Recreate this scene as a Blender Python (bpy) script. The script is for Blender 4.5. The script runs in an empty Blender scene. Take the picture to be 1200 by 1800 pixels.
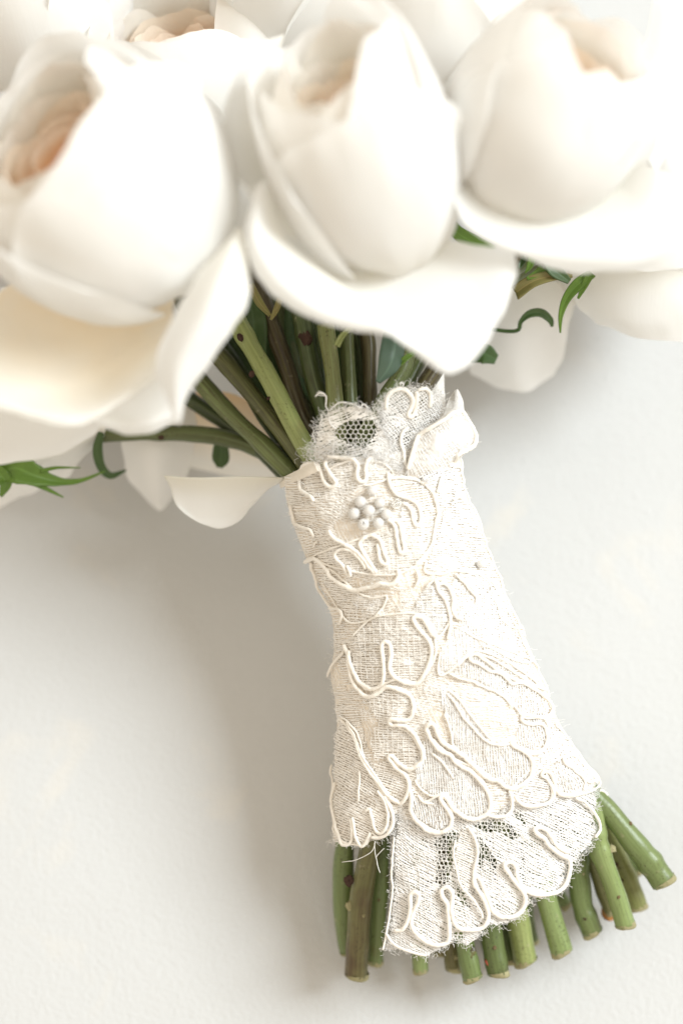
import bpy, math, random
import numpy as np
from mathutils import Vector, Matrix

random.seed(7)
rng = np.random.default_rng(7)
scene = bpy.context.scene
col = scene.collection

# ------------------------------------------------------------------ camera
CAM_D, TILT, LENS = 0.60, math.radians(12), 84.0
PW, PH = 1200.0, 1800.0
cam_loc = np.array([0.0, -CAM_D * math.sin(TILT), CAM_D * math.cos(TILT)])
cd = bpy.data.cameras.new("camera")
cd.sensor_fit = 'VERTICAL'
cd.sensor_height = 36.0
cd.sensor_width = 24.0
cd.lens = LENS
cd.clip_start = 0.01
cd.clip_end = 50.0
cam = bpy.data.objects.new("camera", cd)
col.objects.link(cam)
cam.location = cam_loc
cam.rotation_euler = (TILT, 0, 0)
scene.camera = cam
cd.dof.use_dof = True
cd.dof.focus_distance = 0.5475
cd.dof.aperture_fstop = 4.2

# ------------------------------------------------------------------ light
world = bpy.data.worlds.new("World")
scene.world = world
world.use_nodes = True
bg = world.node_tree.nodes["Background"]
bg.inputs[0].default_value = (1.0, 0.875, 0.71, 1)
bg.inputs[1].default_value = 0.84


def area_light(name, loc, target, size, power, color):
    l = bpy.data.lights.new(name, 'AREA')
    l.shape = 'RECTANGLE'
    l.size, l.size_y = size
    l.energy = power
    l.color = color
    o = bpy.data.objects.new(name, l)
    col.objects.link(o)
    o.location = loc
    d = Vector(target) - Vector(loc)
    o.rotation_euler = d.to_track_quat('-Z', 'Y').to_euler()
    return o


area_light("window_light", (1.52, 0.58, 1.73), (0, 0, 0), (0.98, 0.98), 62.0, (0.885, 0.96, 1.0))

vs = scene.view_settings
vs.view_transform = 'Standard'
vs.look = 'None'
vs.exposure = 0.13
vs.gamma = 1.0
scene.cycles.use_denoising = True
scene.cycles.max_bounces = 14
scene.cycles.diffuse_bounces = 10
scene.cycles.transparent_max_bounces = 8


# ------------------------------------------------------------------ helpers
def P(px, py, h):
    """photo pixel (1200x1800) at height h (cm) above the table -> world metres"""
    px = np.asarray(px, float); py = np.asarray(py, float); h = np.asarray(h, float) * 0.01
    k = 36.0 / PH / LENS
    dx = (px - PW / 2) * k
    dy = -(py - PH / 2) * k
    ct, st = math.cos(TILT), math.sin(TILT)
    # camera axes: right (1,0,0), up (0,ct,st), forward (0,st,-ct)
    vx = dx
    vy = dy * ct + st
    vz = dy * st - ct
    t = (h - cam_loc[2]) / vz
    return np.stack(np.broadcast_arrays(cam_loc[0] + vx * t, cam_loc[1] + vy * t, cam_loc[2] + vz * t), -1)


def pxm(h):
    """metres per photo pixel at height h cm (approx.)"""
    return (CAM_D - h * 0.01) * 36.0 / PH / LENS


_lat = {}


def vnoise(x, y, scale, seed):
    """smooth value noise in [-1,1]"""
    if seed not in _lat:
        _lat[seed] = np.random.default_rng(seed).uniform(-1, 1, (64, 64))
    L = _lat[seed]
    x = np.asarray(x, float) / scale; y = np.asarray(y, float) / scale
    xi = np.floor(x).astype(int); yi = np.floor(y).astype(int)
    fx = x - xi; fy = y - yi
    fx = fx * fx * (3 - 2 * fx); fy = fy * fy * (3 - 2 * fy)
    a = L[xi % 64, yi % 64]; b = L[(xi + 1) % 64, yi % 64]
    c = L[xi % 64, (yi + 1) % 64]; d = L[(xi + 1) % 64, (yi + 1) % 64]
    return (a * (1 - fx) + b * fx) * (1 - fy) + (c * (1 - fx) + d * fx) * fy


def inpoly(px, py, poly):
    px = np.asarray(px, float); py = np.asarray(py, float)
    r = np.zeros(px.shape, bool)
    n = len(poly)
    for i in range(n):
        x1, y1 = poly[i]; x2, y2 = poly[(i + 1) % n]
        if y1 == y2:
            continue
        c = ((y1 > py) != (y2 > py)) & (px < (x2 - x1) * (py - y1) / (y2 - y1) + x1)
        r ^= c
    return r


def catmull(pts, step):
    """resample a polyline (any dimension) smoothly at about `step` spacing of its first two coords"""
    p = np.asarray(pts, float)
    if len(p) < 3:
        p = np.vstack([p[0], (p[0] + p[-1]) / 2, p[-1]])
    q = np.vstack([2 * p[0] - p[1], p, 2 * p[-1] - p[-2]])
    out = []
    for i in range(1, len(q) - 2):
        p0, p1, p2, p3 = q[i - 1], q[i], q[i + 1], q[i + 2]
        n = max(1, int(round(np.linalg.norm((p2 - p1)[:2]) / step)))
        t = (np.arange(n) / n)[:, None]
        out.append(0.5 * (2 * p1 + (p2 - p0) * t + (2 * p0 - 5 * p1 + 4 * p2 - p3) * t ** 2 + (3 * p1 - p0 - 3 * p2 + p3) * t ** 3))
    out.append(p[-1:])
    return np.vstack(out)


class MB:
    """collects quads/tris as numpy arrays; build() makes ONE mesh object"""

    def __init__(self):
        self.v = []; self.f4 = []; self.f3 = []; self.n = 0
        self.attr = []

    def add(self, v, f4=None, f3=None, a=None):
        v = np.asarray(v, float)
        self.v.append(v)
        if f4 is not None and len(f4): self.f4.append(np.asarray(f4, int) + self.n)
        if f3 is not None and len(f3): self.f3.append(np.asarray(f3, int) + self.n)
        self.attr.append(np.zeros((len(v), 2)) if a is None else np.asarray(a, float))
        self.n += len(v)

    def tube(self, pts, rad, sides=6, cap=True, twist=0.0, lobes=2, amp=0.0, a=None):
        pts = np.asarray(pts, float)
        n = len(pts)
        if n < 2:
            return
        rad = np.broadcast_to(np.asarray(rad, float), (n,))
        t = np.gradient(pts, axis=0)
        t /= np.linalg.norm(t, axis=1, keepdims=True) + 1e-12
        ref = np.array([0.0, 0.0, 1.0])
        u = np.cross(t, ref)
        bad = np.linalg.norm(u, axis=1) < 1e-3
        u[bad] = np.cross(t[bad], np.array([1.0, 0.0, 0.0]))
        u /= np.linalg.norm(u, axis=1, keepdims=True)
        w = np.cross(u, t)
        ang = np.linspace(0, 2 * np.pi, sides, endpoint=False)
        seg = np.r_[0, np.cumsum(np.linalg.norm(np.diff(pts, axis=0), axis=1))]
        rr = rad[:, None] * (1 + amp * np.cos(lobes * ang[None, :] + twist * seg[:, None]))
        v = pts[:, None, :] + rr[..., None] * (np.cos(ang)[None, :, None] * u[:, None, :] + np.sin(ang)[None, :, None] * w[:, None, :])
        v = v.reshape(-1, 3)
        i = np.arange(n - 1)[:, None] * sides
        j = np.arange(sides)[None, :]; j2 = (j + 1) % sides
        f = np.stack([i + j, i + j2, i + sides + j2, i + sides + j], -1).reshape(-1, 4)
        at = np.stack([np.repeat(seg / max(seg[-1], 1e-9), sides), np.tile(ang / (2 * np.pi), n)], -1)
        if cap:
            v = np.vstack([v, pts[0], pts[-1]])
            m = n * sides
            jj = np.arange(sides); jn = (jj + 1) % sides
            f3 = np.vstack([np.stack([np.full(sides, m), jn, jj], -1),
                            np.stack([np.full(sides, m + 1), (n - 1) * sides + jj, (n - 1) * sides + jn], -1)])
            at = np.vstack([at, [0, 0], [1, 0]])
            self.add(v, f, f3, at)
        else:
            self.add(v, f, None, at)

    def grid(self, g, uv=None, mask=None):
        """g: (m,n,3) surface grid"""
        m, n = g.shape[:2]
        idx = np.arange(m * n).reshape(m, n)
        f = np.stack([idx[:-1, :-1], idx[:-1, 1:], idx[1:, 1:], idx[1:, :-1]], -1)
        if mask is not None:
            f = f[mask]
        f = f.reshape(-1, 4)
        if uv is None:
            uu, vv = np.meshgrid(np.linspace(0, 1, n), np.linspace(0, 1, m))
            uv = np.stack([uu, vv], -1)
        self.add(g.reshape(-1, 3), f, None, uv.reshape(-1, 2))

    def mesh(self, name, smooth=True):
        v = np.vstack(self.v)
        a = np.vstack(self.attr)
        f4 = np.vstack(self.f4) if self.f4 else np.zeros((0, 4), int)
        f3 = np.vstack(self.f3) if self.f3 else np.zeros((0, 3), int)
        me = bpy.data.meshes.new(name)
        me.vertices.add(len(v)); me.vertices.foreach_set("co", v.astype(np.float32).ravel())
        nl = f4.size + f3.size
        me.loops.add(nl)
        loops = np.r_[f4.ravel(), f3.ravel()].astype(np.int32)
        me.loops.foreach_set("vertex_index", loops)
        me.polygons.add(len(f4) + len(f3))
        st = np.r_[np.arange(len(f4)) * 4, len(f4) * 4 + np.arange(len(f3)) * 3].astype(np.int32)
        me.polygons.foreach_set("loop_start", st)
        me.polygons.foreach_set("use_smooth", np.full(len(f4) + len(f3), smooth))
        uvl = me.uv_layers.new(name="UVMap")
        uvl.data.foreach_set("uv", a[loops].astype(np.float32).ravel())
        me.update(calc_edges=True)
        me.validate()
        return me

    def build(self, name, mat, parent=None, smooth=True):
        me = self.mesh(name, smooth)
        o = bpy.data.objects.new(name, me)
        me.materials.append(mat)
        col.objects.link(o)
        if parent is not None:
            o.parent = parent
            o.matrix_parent_inverse = Matrix.Translation(-Vector(parent.location))
        return o


def thing(name, label, cat, loc, group=None):
    o = bpy.data.objects.new(name, None)
    o.empty_display_size = 0.01
    col.objects.link(o)
    o.location = [float(x) for x in loc]
    o['label'] = label; o['category'] = cat
    if group: o['group'] = group
    return o


def tag(o, label=None, cat=None, group=None, kind=None):
    if label: o['label'] = label
    if cat: o['category'] = cat
    if group: o['group'] = group
    if kind: o['kind'] = kind
    return o


def solidify(o, th):
    m = o.modifiers.new("thickness", 'SOLIDIFY')
    m.thickness = th
    m.offset = 0
    return o


# ------------------------------------------------------------------ materials
class NT:
    def __init__(self, name):
        self.m = bpy.data.materials.new(name)
        self.m.use_nodes = True
        self.t = self.m.node_tree
        self.bsdf = self.t.nodes["Principled BSDF"]
        self.out = self.t.nodes["Material Output"]

    def n(self, kind, **kw):
        nd = self.t.nodes.new(kind)
        for k, v in kw.items():
            setattr(nd, k, v)
        return nd

    def l(self, a, b):
        self.t.links.new(a, b)

    def noise(self, scale, detail=3, rough=0.5, coord=None, dist=0.0):
        nd = self.n('ShaderNodeTexNoise')
        nd.inputs['Scale'].default_value = scale
        nd.inputs['Detail'].default_value = detail
        nd.inputs['Roughness'].default_value = rough
        nd.inputs['Distortion'].default_value = dist
        if coord is not None: self.l(coord, nd.inputs['Vector'])
        return nd.outputs['Fac']

    def ramp(self, fac, stops):
        nd = self.n('ShaderNodeValToRGB')
        e = nd.color_ramp.elements
        while len(e) < len(stops): e.new(0.5)
        for el, (p, c) in zip(e, stops):
            el.position = p; el.color = (*c, 1) if len(c) == 3 else c
        self.l(fac, nd.inputs['Fac'])
        return nd.outputs['Color']

    def mix(self, fac, a, b, mode='MIX'):
        nd = self.n('ShaderNodeMix', data_type='RGBA', blend_type=mode)
        for s, v in ((nd.inputs[0], fac), (nd.inputs[6], a), (nd.inputs[7], b)):
            if isinstance(v, (int, float)): s.default_value = v
            elif isinstance(v, tuple): s.default_value = (*v, 1)
            else: self.l(v, s)
        return nd.outputs[2]

    def bump(self, height, strength, dist, prev=None):
        nd = self.n('ShaderNodeBump')
        nd.inputs['Strength'].default_value = strength
        nd.inputs['Distance'].default_value = dist
        self.l(height, nd.inputs['Height'])
        if prev is not None: self.l(prev, nd.inputs['Normal'])
        return nd.outputs['Normal']

    def obj(self):
        return self.n('ShaderNodeTexCoord').outputs['Object']

    def geo(self):
        return self.n('ShaderNodeNewGeometry').outputs['Position']

    def uv(self):
        s = self.n('ShaderNodeSeparateXYZ')
        self.l(self.n('ShaderNodeTexCoord').outputs['UV'], s.inputs[0])
        return s.outputs['X'], s.outputs['Y']


def set_in(b, **kw):
    for k, v in kw.items():
        b.inputs[k.replace('_', ' ')].default_value = v


def mat_table():
    k = NT("painted_board")
    g = k.geo()
    big = k.noise(9, 4, 0.6, g)
    c = k.ramp(big, [(0.3, (0.555, 0.563, 0.565)), (0.6, (0.575, 0.585, 0.59))])
    st = k.noise(38, 3, 0.6, g, 0.6)
    c = k.mix(k.ramp(st, [(0.60, (0, 0, 0)), (0.78, (0.5, 0.5, 0.5))]), c, (0.68, 0.645, 0.58))
    k.l(c, k.bsdf.inputs['Base Color'])
    set_in(k.bsdf, Roughness=0.75)
    k.bsdf.inputs['Specular IOR Level'].default_value = 0.25
    fine = k.noise(750, 3, 0.6, g)
    mid = k.noise(330, 3, 0.6, g)
    nrm = k.bump(fine, 0.55, 0.0005)
    nrm = k.bump(mid, 0.28, 0.0005, nrm)
    k.l(nrm, k.bsdf.inputs['Normal'])
    return k.m


def mat_petal(name, base, tip, peach=None, transl=0.42):
    """v=0 at the base of the petal, v=1 at its lip"""
    k = NT(name)
    u, v = k.uv()
    cols = [(0.0, base), (0.45, tip)] if peach is None else [(0.0, base), (0.52, peach), (0.86, tip)]
    c = k.ramp(v, cols)
    g = k.obj()
    # fine veins fanning along the petal
    w = k.n('ShaderNodeCombineXYZ')
    mu = k.n('ShaderNodeMath', operation='MULTIPLY'); k.l(u, mu.inputs[0]); mu.inputs[1].default_value = 60
    mv = k.n('ShaderNodeMath', operation='MULTIPLY'); k.l(v, mv.inputs[0]); mv.inputs[1].default_value = 3
    k.l(mu.outputs[0], w.inputs[0]); k.l(mv.outputs[0], w.inputs[1])
    vein = k.noise(1.0, 3, 0.6, w.outputs[0])
    mott = k.noise(120, 3, 0.5, g)
    c = k.mix(k.ramp(mott, [(0.35, (0, 0, 0)), (0.75, (0.25, 0.25, 0.25))]), c, tuple(x * 0.94 for x in tip))
    nrm = k.bump(vein, 0.09, 0.0005)
    nrm = k.bump(mott, 0.15, 0.001, nrm)
    k.l(c, k.bsdf.inputs['Base Color'])
    set_in(k.bsdf, Roughness=0.55)
    k.bsdf.inputs['Specular IOR Level'].default_value = 0.25
    k.bsdf.inputs['Sheen Weight'].default_value = 0.08
    k.l(nrm, k.bsdf.inputs['Normal'])
    tr = k.n('ShaderNodeBsdfTranslucent')
    k.l(c, tr.inputs['Color']); k.l(nrm, tr.inputs['Normal'])
    mx = k.n('ShaderNodeMixShader')
    mx.inputs[0].default_value = transl
    k.l(k.bsdf.outputs[0], mx.inputs[1]); k.l(tr.outputs[0], mx.inputs[2])
    k.l(mx.outputs[0], k.out.inputs['Surface'])
    return k.m


def mat_stem(name, main, second, brown, amount, top=None):
    k = NT(name)
    g = k.geo()
    u, v = k.uv()
    mp = k.n('ShaderNodeMapping')
    k.l(g, mp.inputs['Vector'])
    mp.inputs['Scale'].default_value = (1.0, 0.25, 1.0)
    n1 = k.noise(160, 4, 0.6, mp.outputs[0])
    n2 = k.noise(60, 3, 0.6, g)
    c = k.mix(n1, main, second)
    c = k.mix(k.ramp(n2, [(0.62 - amount * 0.5, (0, 0, 0)), (0.80 - amount * 0.5, (0.85, 0.85, 0.85))]), c, brown)
    if top is not None:   # browner towards the flower, with the shade under the blooms put into the colour
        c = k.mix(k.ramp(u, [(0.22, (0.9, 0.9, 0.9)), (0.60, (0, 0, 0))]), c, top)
    sp = k.noise(1700, 2, 0.5, g)
    area = k.ramp(k.noise(110, 2, 0.5, g), [(0.42, (0, 0, 0)), (0.62, (0.75, 0.75, 0.75))])
    spk = k.mix(1.0, k.ramp(sp, [(0.58, (0, 0, 0)), (0.68, (1, 1, 1))]), area, 'MULTIPLY')
    c = k.mix(spk, c, tuple(x * 0.35 for x in brown))
    cu = k.n('ShaderNodeCombineXYZ')
    m1 = k.n('ShaderNodeMath', operation='MULTIPLY'); k.l(u, m1.inputs[0]); m1.inputs[1].default_value = 14
    m2 = k.n('ShaderNodeMath', operation='MULTIPLY'); k.l(v, m2.inputs[0]); m2.inputs[1].default_value = 22
    k.l(m1.outputs[0], cu.inputs[0]); k.l(m2.outputs[0], cu.inputs[1])
    streak = k.noise(1.0, 4, 0.65, cu.outputs[0])
    c = k.mix(k.ramp(streak, [(0.45, (0, 0, 0)), (0.75, (0.55, 0.55, 0.55))]), c, tuple(min(1, x * 1.7 + 0.03) for x in main))
    c = k.mix(k.ramp(streak, [(0.25, (0.5, 0.5, 0.5)), (0.45, (0, 0, 0))]), c, tuple(x * 0.55 for x in main))
    w = k.noise(420, 3, 0.6, g)
    c = k.mix(k.ramp(w, [(0.64, (0, 0, 0)), (0.74, (0.30, 0.30, 0.30))]), c, (0.42, 0.36, 0.24))
    k.l(c, k.bsdf.inputs['Base Color'])
    set_in(k.bsdf, Roughness=0.34)
    k.bsdf.inputs['Specular IOR Level'].default_value = 0.45
    nrm = k.bump(n1, 0.3, 0.0006)
    nrm = k.bump(sp, 0.25, 0.0002, nrm)
    k.l(nrm, k.bsdf.inputs['Normal'])
    return k.m


def mat_simple(name, c1, c2, scale=400, rough=0.7, bump=0.3, dist=0.0003, spec=0.3, transl=0.0, sheen=0.0):
    k = NT(name)
    g = k.geo()
    n = k.noise(scale, 3, 0.6, g)
    c = k.mix(n, c1, c2)
    k.l(c, k.bsdf.inputs['Base Color'])
    set_in(k.bsdf, Roughness=rough)
    k.bsdf.inputs['Specular IOR Level'].default_value = spec
    k.bsdf.inputs['Sheen Weight'].default_value = sheen
    nrm = k.bump(n, bump, dist)
    k.l(nrm, k.bsdf.inputs['Normal'])
    if transl:
        tr = k.n('ShaderNodeBsdfTranslucent')
        k.l(c, tr.inputs['Color'])
        mx = k.n('ShaderNodeMixShader'); mx.inputs[0].default_value = transl
        k.l(k.bsdf.outputs[0], mx.inputs[1]); k.l(tr.outputs[0], mx.inputs[2])
        k.l(mx.outputs[0], k.out.inputs['Surface'])
    return k.m


def mat_leaf(name, a, b):
    k = NT(name)
    u, v = k.uv()
    g = k.geo()
    n = k.noise(250, 3, 0.6, g)
    c = k.mix(n, a, b)
    ab = k.n('ShaderNodeMath', operation='SUBTRACT'); k.l(u, ab.inputs[0]); ab.inputs[1].default_value = 0.5
    ab2 = k.n('ShaderNodeMath', operation='ABSOLUTE'); k.l(ab.outputs[0], ab2.inputs[0])
    c = k.mix(k.ramp(ab2.outputs[0], [(0.0, (0.5, 0.5, 0.5)), (0.06, (0, 0, 0))]), c, tuple(min(1, x * 2 + 0.04) for x in a))
    k.l(c, k.bsdf.inputs['Base Color'])
    set_in(k.bsdf, Roughness=0.4)
    k.l(k.bump(n, 0.3, 0.0004), k.bsdf.inputs['Normal'])
    tr = k.n('ShaderNodeBsdfTranslucent'); k.l(c, tr.inputs['Color'])
    mx = k.n('ShaderNodeMixShader'); mx.inputs[0].default_value = 0.2
    k.l(k.bsdf.outputs[0], mx.inputs[1]); k.l(tr.outputs[0], mx.inputs[2])
    k.l(mx.outputs[0], k.out.inputs['Surface'])
    return k.m


M_TABLE = mat_table()
M_PETAL = mat_petal("white_petal", (0.92, 0.90, 0.83), (0.945, 0.945, 0.935))
M_PEACH = mat_petal("peach_petal", (0.96, 0.42, 0.13), (0.955, 0.89, 0.79), (0.96, 0.64, 0.34), transl=0.5)
M_CREAM = mat_petal("cream_petal", (0.94, 0.66, 0.38), (0.95, 0.935, 0.895), (0.95, 0.84, 0.67))
M_BLUSH = mat_petal("blush_petal", (0.94, 0.80, 0.60), (0.945, 0.935, 0.90), (0.945, 0.90, 0.80))
M_LINING = mat_simple("ribbon_lining", (0.86, 0.79, 0.70), (0.89, 0.84, 0.765), 500, 0.75)
M_RIBBON = mat_simple("ivory_ribbon", (0.82, 0.76, 0.67), (0.86, 0.81, 0.73), 500, 0.55)
M_THREAD = mat_simple("lace_thread", (0.89, 0.86, 0.815), (0.93, 0.91, 0.88), 350, 0.85, 0.2, 0.0001, 0.15)
M_WTHREAD = mat_simple("white_lace_thread", (0.84, 0.825, 0.805), (0.89, 0.88, 0.87), 350, 0.85, 0.2, 0.0001, 0.15)
M_CORD = mat_simple("ivory_cord", (0.86, 0.82, 0.755), (0.90, 0.87, 0.82), 900, 0.7, 0.4, 0.0002, 0.25)
M_PEARL = NT("pearl")
set_in(M_PEARL.bsdf, Roughness=0.12, Base_Color=(0.72, 0.705, 0.685, 1), Metallic=0.12)
M_PEARL.bsdf.inputs['Coat Weight'].default_value = 1.0
M_PEARL.bsdf.inputs['Coat Roughness'].default_value = 0.08
M_PEARL = M_PEARL.m
M_SHEET = mat_simple("lace_ground", (0.76, 0.73, 0.69), (0.84, 0.82, 0.79), 1400, 0.85, 0.8, 0.0005, 0.15)
M_GLASS = NT("clear_bead")
set_in(M_GLASS.bsdf, Roughness=0.05, Base_Color=(0.95, 0.95, 0.93, 1), IOR=1.45)
M_GLASS.bsdf.inputs['Transmission Weight'].default_value = 0.85
M_GLASS = M_GLASS.m
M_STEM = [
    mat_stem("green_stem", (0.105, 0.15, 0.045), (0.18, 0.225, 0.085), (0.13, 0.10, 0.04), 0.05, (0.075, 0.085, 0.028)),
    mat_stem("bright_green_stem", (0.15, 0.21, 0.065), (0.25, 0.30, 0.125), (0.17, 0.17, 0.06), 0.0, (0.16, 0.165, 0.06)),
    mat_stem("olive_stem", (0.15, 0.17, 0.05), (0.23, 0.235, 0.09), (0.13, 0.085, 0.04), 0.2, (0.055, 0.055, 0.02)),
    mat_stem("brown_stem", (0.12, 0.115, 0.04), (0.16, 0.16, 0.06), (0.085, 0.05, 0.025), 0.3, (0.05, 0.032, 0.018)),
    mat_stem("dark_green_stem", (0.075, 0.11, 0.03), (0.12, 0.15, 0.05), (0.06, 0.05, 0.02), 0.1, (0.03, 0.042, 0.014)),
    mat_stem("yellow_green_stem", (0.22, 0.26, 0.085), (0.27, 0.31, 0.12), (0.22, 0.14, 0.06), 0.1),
    mat_stem("shaded_top_stem", (0.16, 0.225, 0.07), (0.27, 0.32, 0.135), (0.17, 0.17, 0.06), 0.0, (0.07, 0.07, 0.025)),  # bright stem, top colour darkened for the shade above the neck
]
M_CUT = mat_simple("cut_pith", (0.16, 0.13, 0.055), (0.46, 0.44, 0.26), 420, 0.8)
M_SCAR = mat_simple("scar_bark", (0.028, 0.014, 0.009), (0.085, 0.045, 0.03), 900, 0.8, 0.6, 0.0005)
M_LEAF = mat_leaf("sepal_green", (0.10, 0.20, 0.025), (0.17, 0.30, 0.045))
M_LEAF_D = mat_leaf("dark_leaf", (0.05, 0.10, 0.028), (0.085, 0.145, 0.045))
M_LEAF_B = mat_leaf("blue_green_leaf", (0.07, 0.13, 0.09), (0.12, 0.19, 0.14))
M_LEAF_Y = mat_leaf("dry_sepal", (0.30, 0.21, 0.08), (0.22, 0.26, 0.08))

# ------------------------------------------------------------------ table
mb = MB()
gx, gy = np.meshgrid(np.linspace(-2.0, 2.0, 41), np.linspace(-2.0, 2.0, 41))
mb.grid(np.stack([gx, gy, np.zeros_like(gx)], -1))
table = mb.build("table", M_TABLE)
tag(table, "white painted table surface with faint grain under the bouquet", kind="structure")

# ------------------------------------------------------------------ handle surface
# rows down the handle: left edge, right edge (photo pixels), axis height, half depth (cm)
ROWS = np.array([
    (430, 690, 838, 610, 5.2, 1.95),
    (470, 770, 815, 690, 4.85, 1.85),
    (497, 838, 808, 770, 4.55, 1.80),
    (510, 905, 816, 850, 4.4, 1.80),
    (540, 985, 850, 945, 4.2, 1.80),
    (577, 1060, 893, 1055, 3.95, 1.80),
    (587, 1130, 935, 1150, 3.7, 1.80),
    (581, 1190, 962, 1225, 3.45, 1.80),
    (592, 1250, 985, 1275, 3.35, 1.80),
    (588, 1350, 1030, 1345, 2.95, 1.75),
    (588, 1440, 1052, 1400, 2.65, 1.70),
    (590, 1490, 1052, 1460, 2.45, 1.65),
    (596, 1580, 1050, 1550, 2.15, 1.60),
    (600, 1720, 1050, 1690, 1.75, 1.50)], float)
TT = np.arange(len(ROWS), dtype=float)
NECK, EDGE = 2.0, 11.0


def row_at(t):
    t = np.clip(np.asarray(t, float), 0, len(ROWS) - 1.0001)
    i = np.floor(t).astype(int); f = (t - i)
    a = ROWS[np.clip(i - 1, 0, len(ROWS) - 1)]; b = ROWS[i]; c = ROWS[np.clip(i + 1, 0, len(ROWS) - 1)]; d = ROWS[np.clip(i + 2, 0, len(ROWS) - 1)]
    f = f[..., None]
    return 0.5 * (2 * b + (c - a) * f + (2 * a - 5 * b + 4 * c - d) * f ** 2 + (3 * b - a - 3 * c + d) * f ** 3)


def invert(px, py):
    """pixel -> (s in -1..1 across, t along)"""
    px = np.asarray(px, float); py = np.asarray(py, float)
    lo = np.zeros(px.shape); hi = np.full(px.shape, len(ROWS) - 1.001)
    for _ in range(26):
        m = (lo + hi) / 2
        r = row_at(m)
        side = (r[..., 2] - r[..., 0]) * (py - r[..., 1]) - (r[..., 3] - r[..., 1]) * (px - r[..., 0])
        lo = np.where(side > 0, m, lo); hi = np.where(side > 0, hi, m)
    r = row_at(lo)
    wx, wy = r[..., 2] - r[..., 0], r[..., 3] - r[..., 1]
    s = ((px - r[..., 0]) * wx + (py - r[..., 1]) * wy) / (wx * wx + wy * wy) * 2 - 1
    return s, lo, r


def wrinkle(px, py):
    return 0.045 * vnoise(px, py, 46, 11) + 0.03 * vnoise(px + py * .3, py - px * .3, 21, 12) + 0.015 * vnoise(px, py, 9, 13)


def F(px, py, off=0.0, wr=1.0):
    """point on the front of the handle seen at photo pixel (px,py), lifted off (cm) outward"""
    px = np.asarray(px, float); py = np.asarray(py, float)
    s, t, r = invert(px, py)
    sc = np.clip(s, -0.999, 0.999)
    c = np.sqrt(1 - sc * sc)
    over = np.maximum(np.abs(s) - 1, 0)
    h = r[..., 4] + r[..., 5] * c - over * 2.0
    base = P(px, py, h)
    half = np.hypot(r[..., 2] - r[..., 0], r[..., 3] - r[..., 1]) / 2 * 0.0135  # cm
    n = np.stack([sc / half, np.zeros_like(sc), c / r[..., 5]], -1)
    n /= np.linalg.norm(n, axis=-1, keepdims=True)
    o = (np.asarray(off, float) + wr * wrinkle(px, py)) * 0.01
    return base + n * np.broadcast_to(o, sc.shape)[..., None]


def T(t, s, sign=1.0, off=0.0):
    """point on the closed handle tube (sign -1 = the back)"""
    r = row_at(t)
    px = r[..., 0] + (r[..., 2] - r[..., 0]) * (s + 1) / 2
    py = r[..., 1] + (r[..., 3] - r[..., 1]) * (s + 1) / 2
    c = np.sqrt(np.maximum(0, 1 - s * s))
    return px, py, r[..., 4] + sign * (r[..., 5] + off) * c


wrap = thing("lace_wrap", "ivory corded lace wrapped round the rose stems, fastened with a pearl cluster", "lace wrap",
             P(720, 1150, 3.0))

# opaque ribbon lining: closed tube, trimmed along the scalloped lower edge
EDGE1 = [(585, 1478), (612, 1482), (640, 1484), (652, 1478), (672, 1470), (690, 1452), (696, 1432), (718, 1442), (745, 1458), (772, 1466), (792, 1448),
         (815, 1436), (845, 1438), (872, 1432), (893, 1420), (915, 1416), (945, 1412), (975, 1404), (1010, 1396), (1052, 1388)]
ex = np.array([p[0] for p in EDGE1], float); ey = np.array([p[1] for p in EDGE1], float)


def edge1(px):
    return np.interp(px, ex, ey)


def tube_surface(t0, t1, off, nt, ns, clip):
    ts = np.linspace(t0, t1, nt)
    th = np.linspace(0, 2 * np.pi, ns)
    tt, aa = np.meshgrid(ts, th, indexing='ij')
    s = -np.cos(aa)
    sg = np.where(np.sin(aa) >= 0, 1.0, -1.0)
    r = row_at(tt)
    px = r[..., 0] + (r[..., 2] - r[..., 0]) * (s + 1) / 2
    py = r[..., 1] + (r[..., 3] - r[..., 1]) * (s + 1) / 2
    c = np.abs(np.sin(aa))
    h = r[..., 4] + sg * (r[..., 5]) * c
    pts = P(px, py, h)
    # inward offset along the ellipse normal
    n = np.stack([s / 2.2, np.zeros_like(s), sg * c / 1.8], -1)
    n /= np.linalg.norm(n, axis=-1, keepdims=True)
    front = (sg > 0)
    w = np.where(front, wrinkle(px, py), 0.0)
    pts = pts + n * ((off + w) * 0.01)[..., None]
    keep = None
    if clip:
        k = (py < edge1(px) - 3)
        keep = k[:-1, :-1] & k[1:, 1:] & k[1:, :-1] & k[:-1, 1:]
    uv = np.stack([aa / 6.2832, (tt - t0) / (t1 - t0)], -1)
    return pts, uv, keep


mb = MB()
g, uv, keep = tube_surface(NECK, EDGE, -0.025, 260, 220, True)
mb.grid(g, uv, keep)
lin = mb.build("ribbon_lining", M_LINING, wrap)
solidify(lin, 0.0004)


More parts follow.
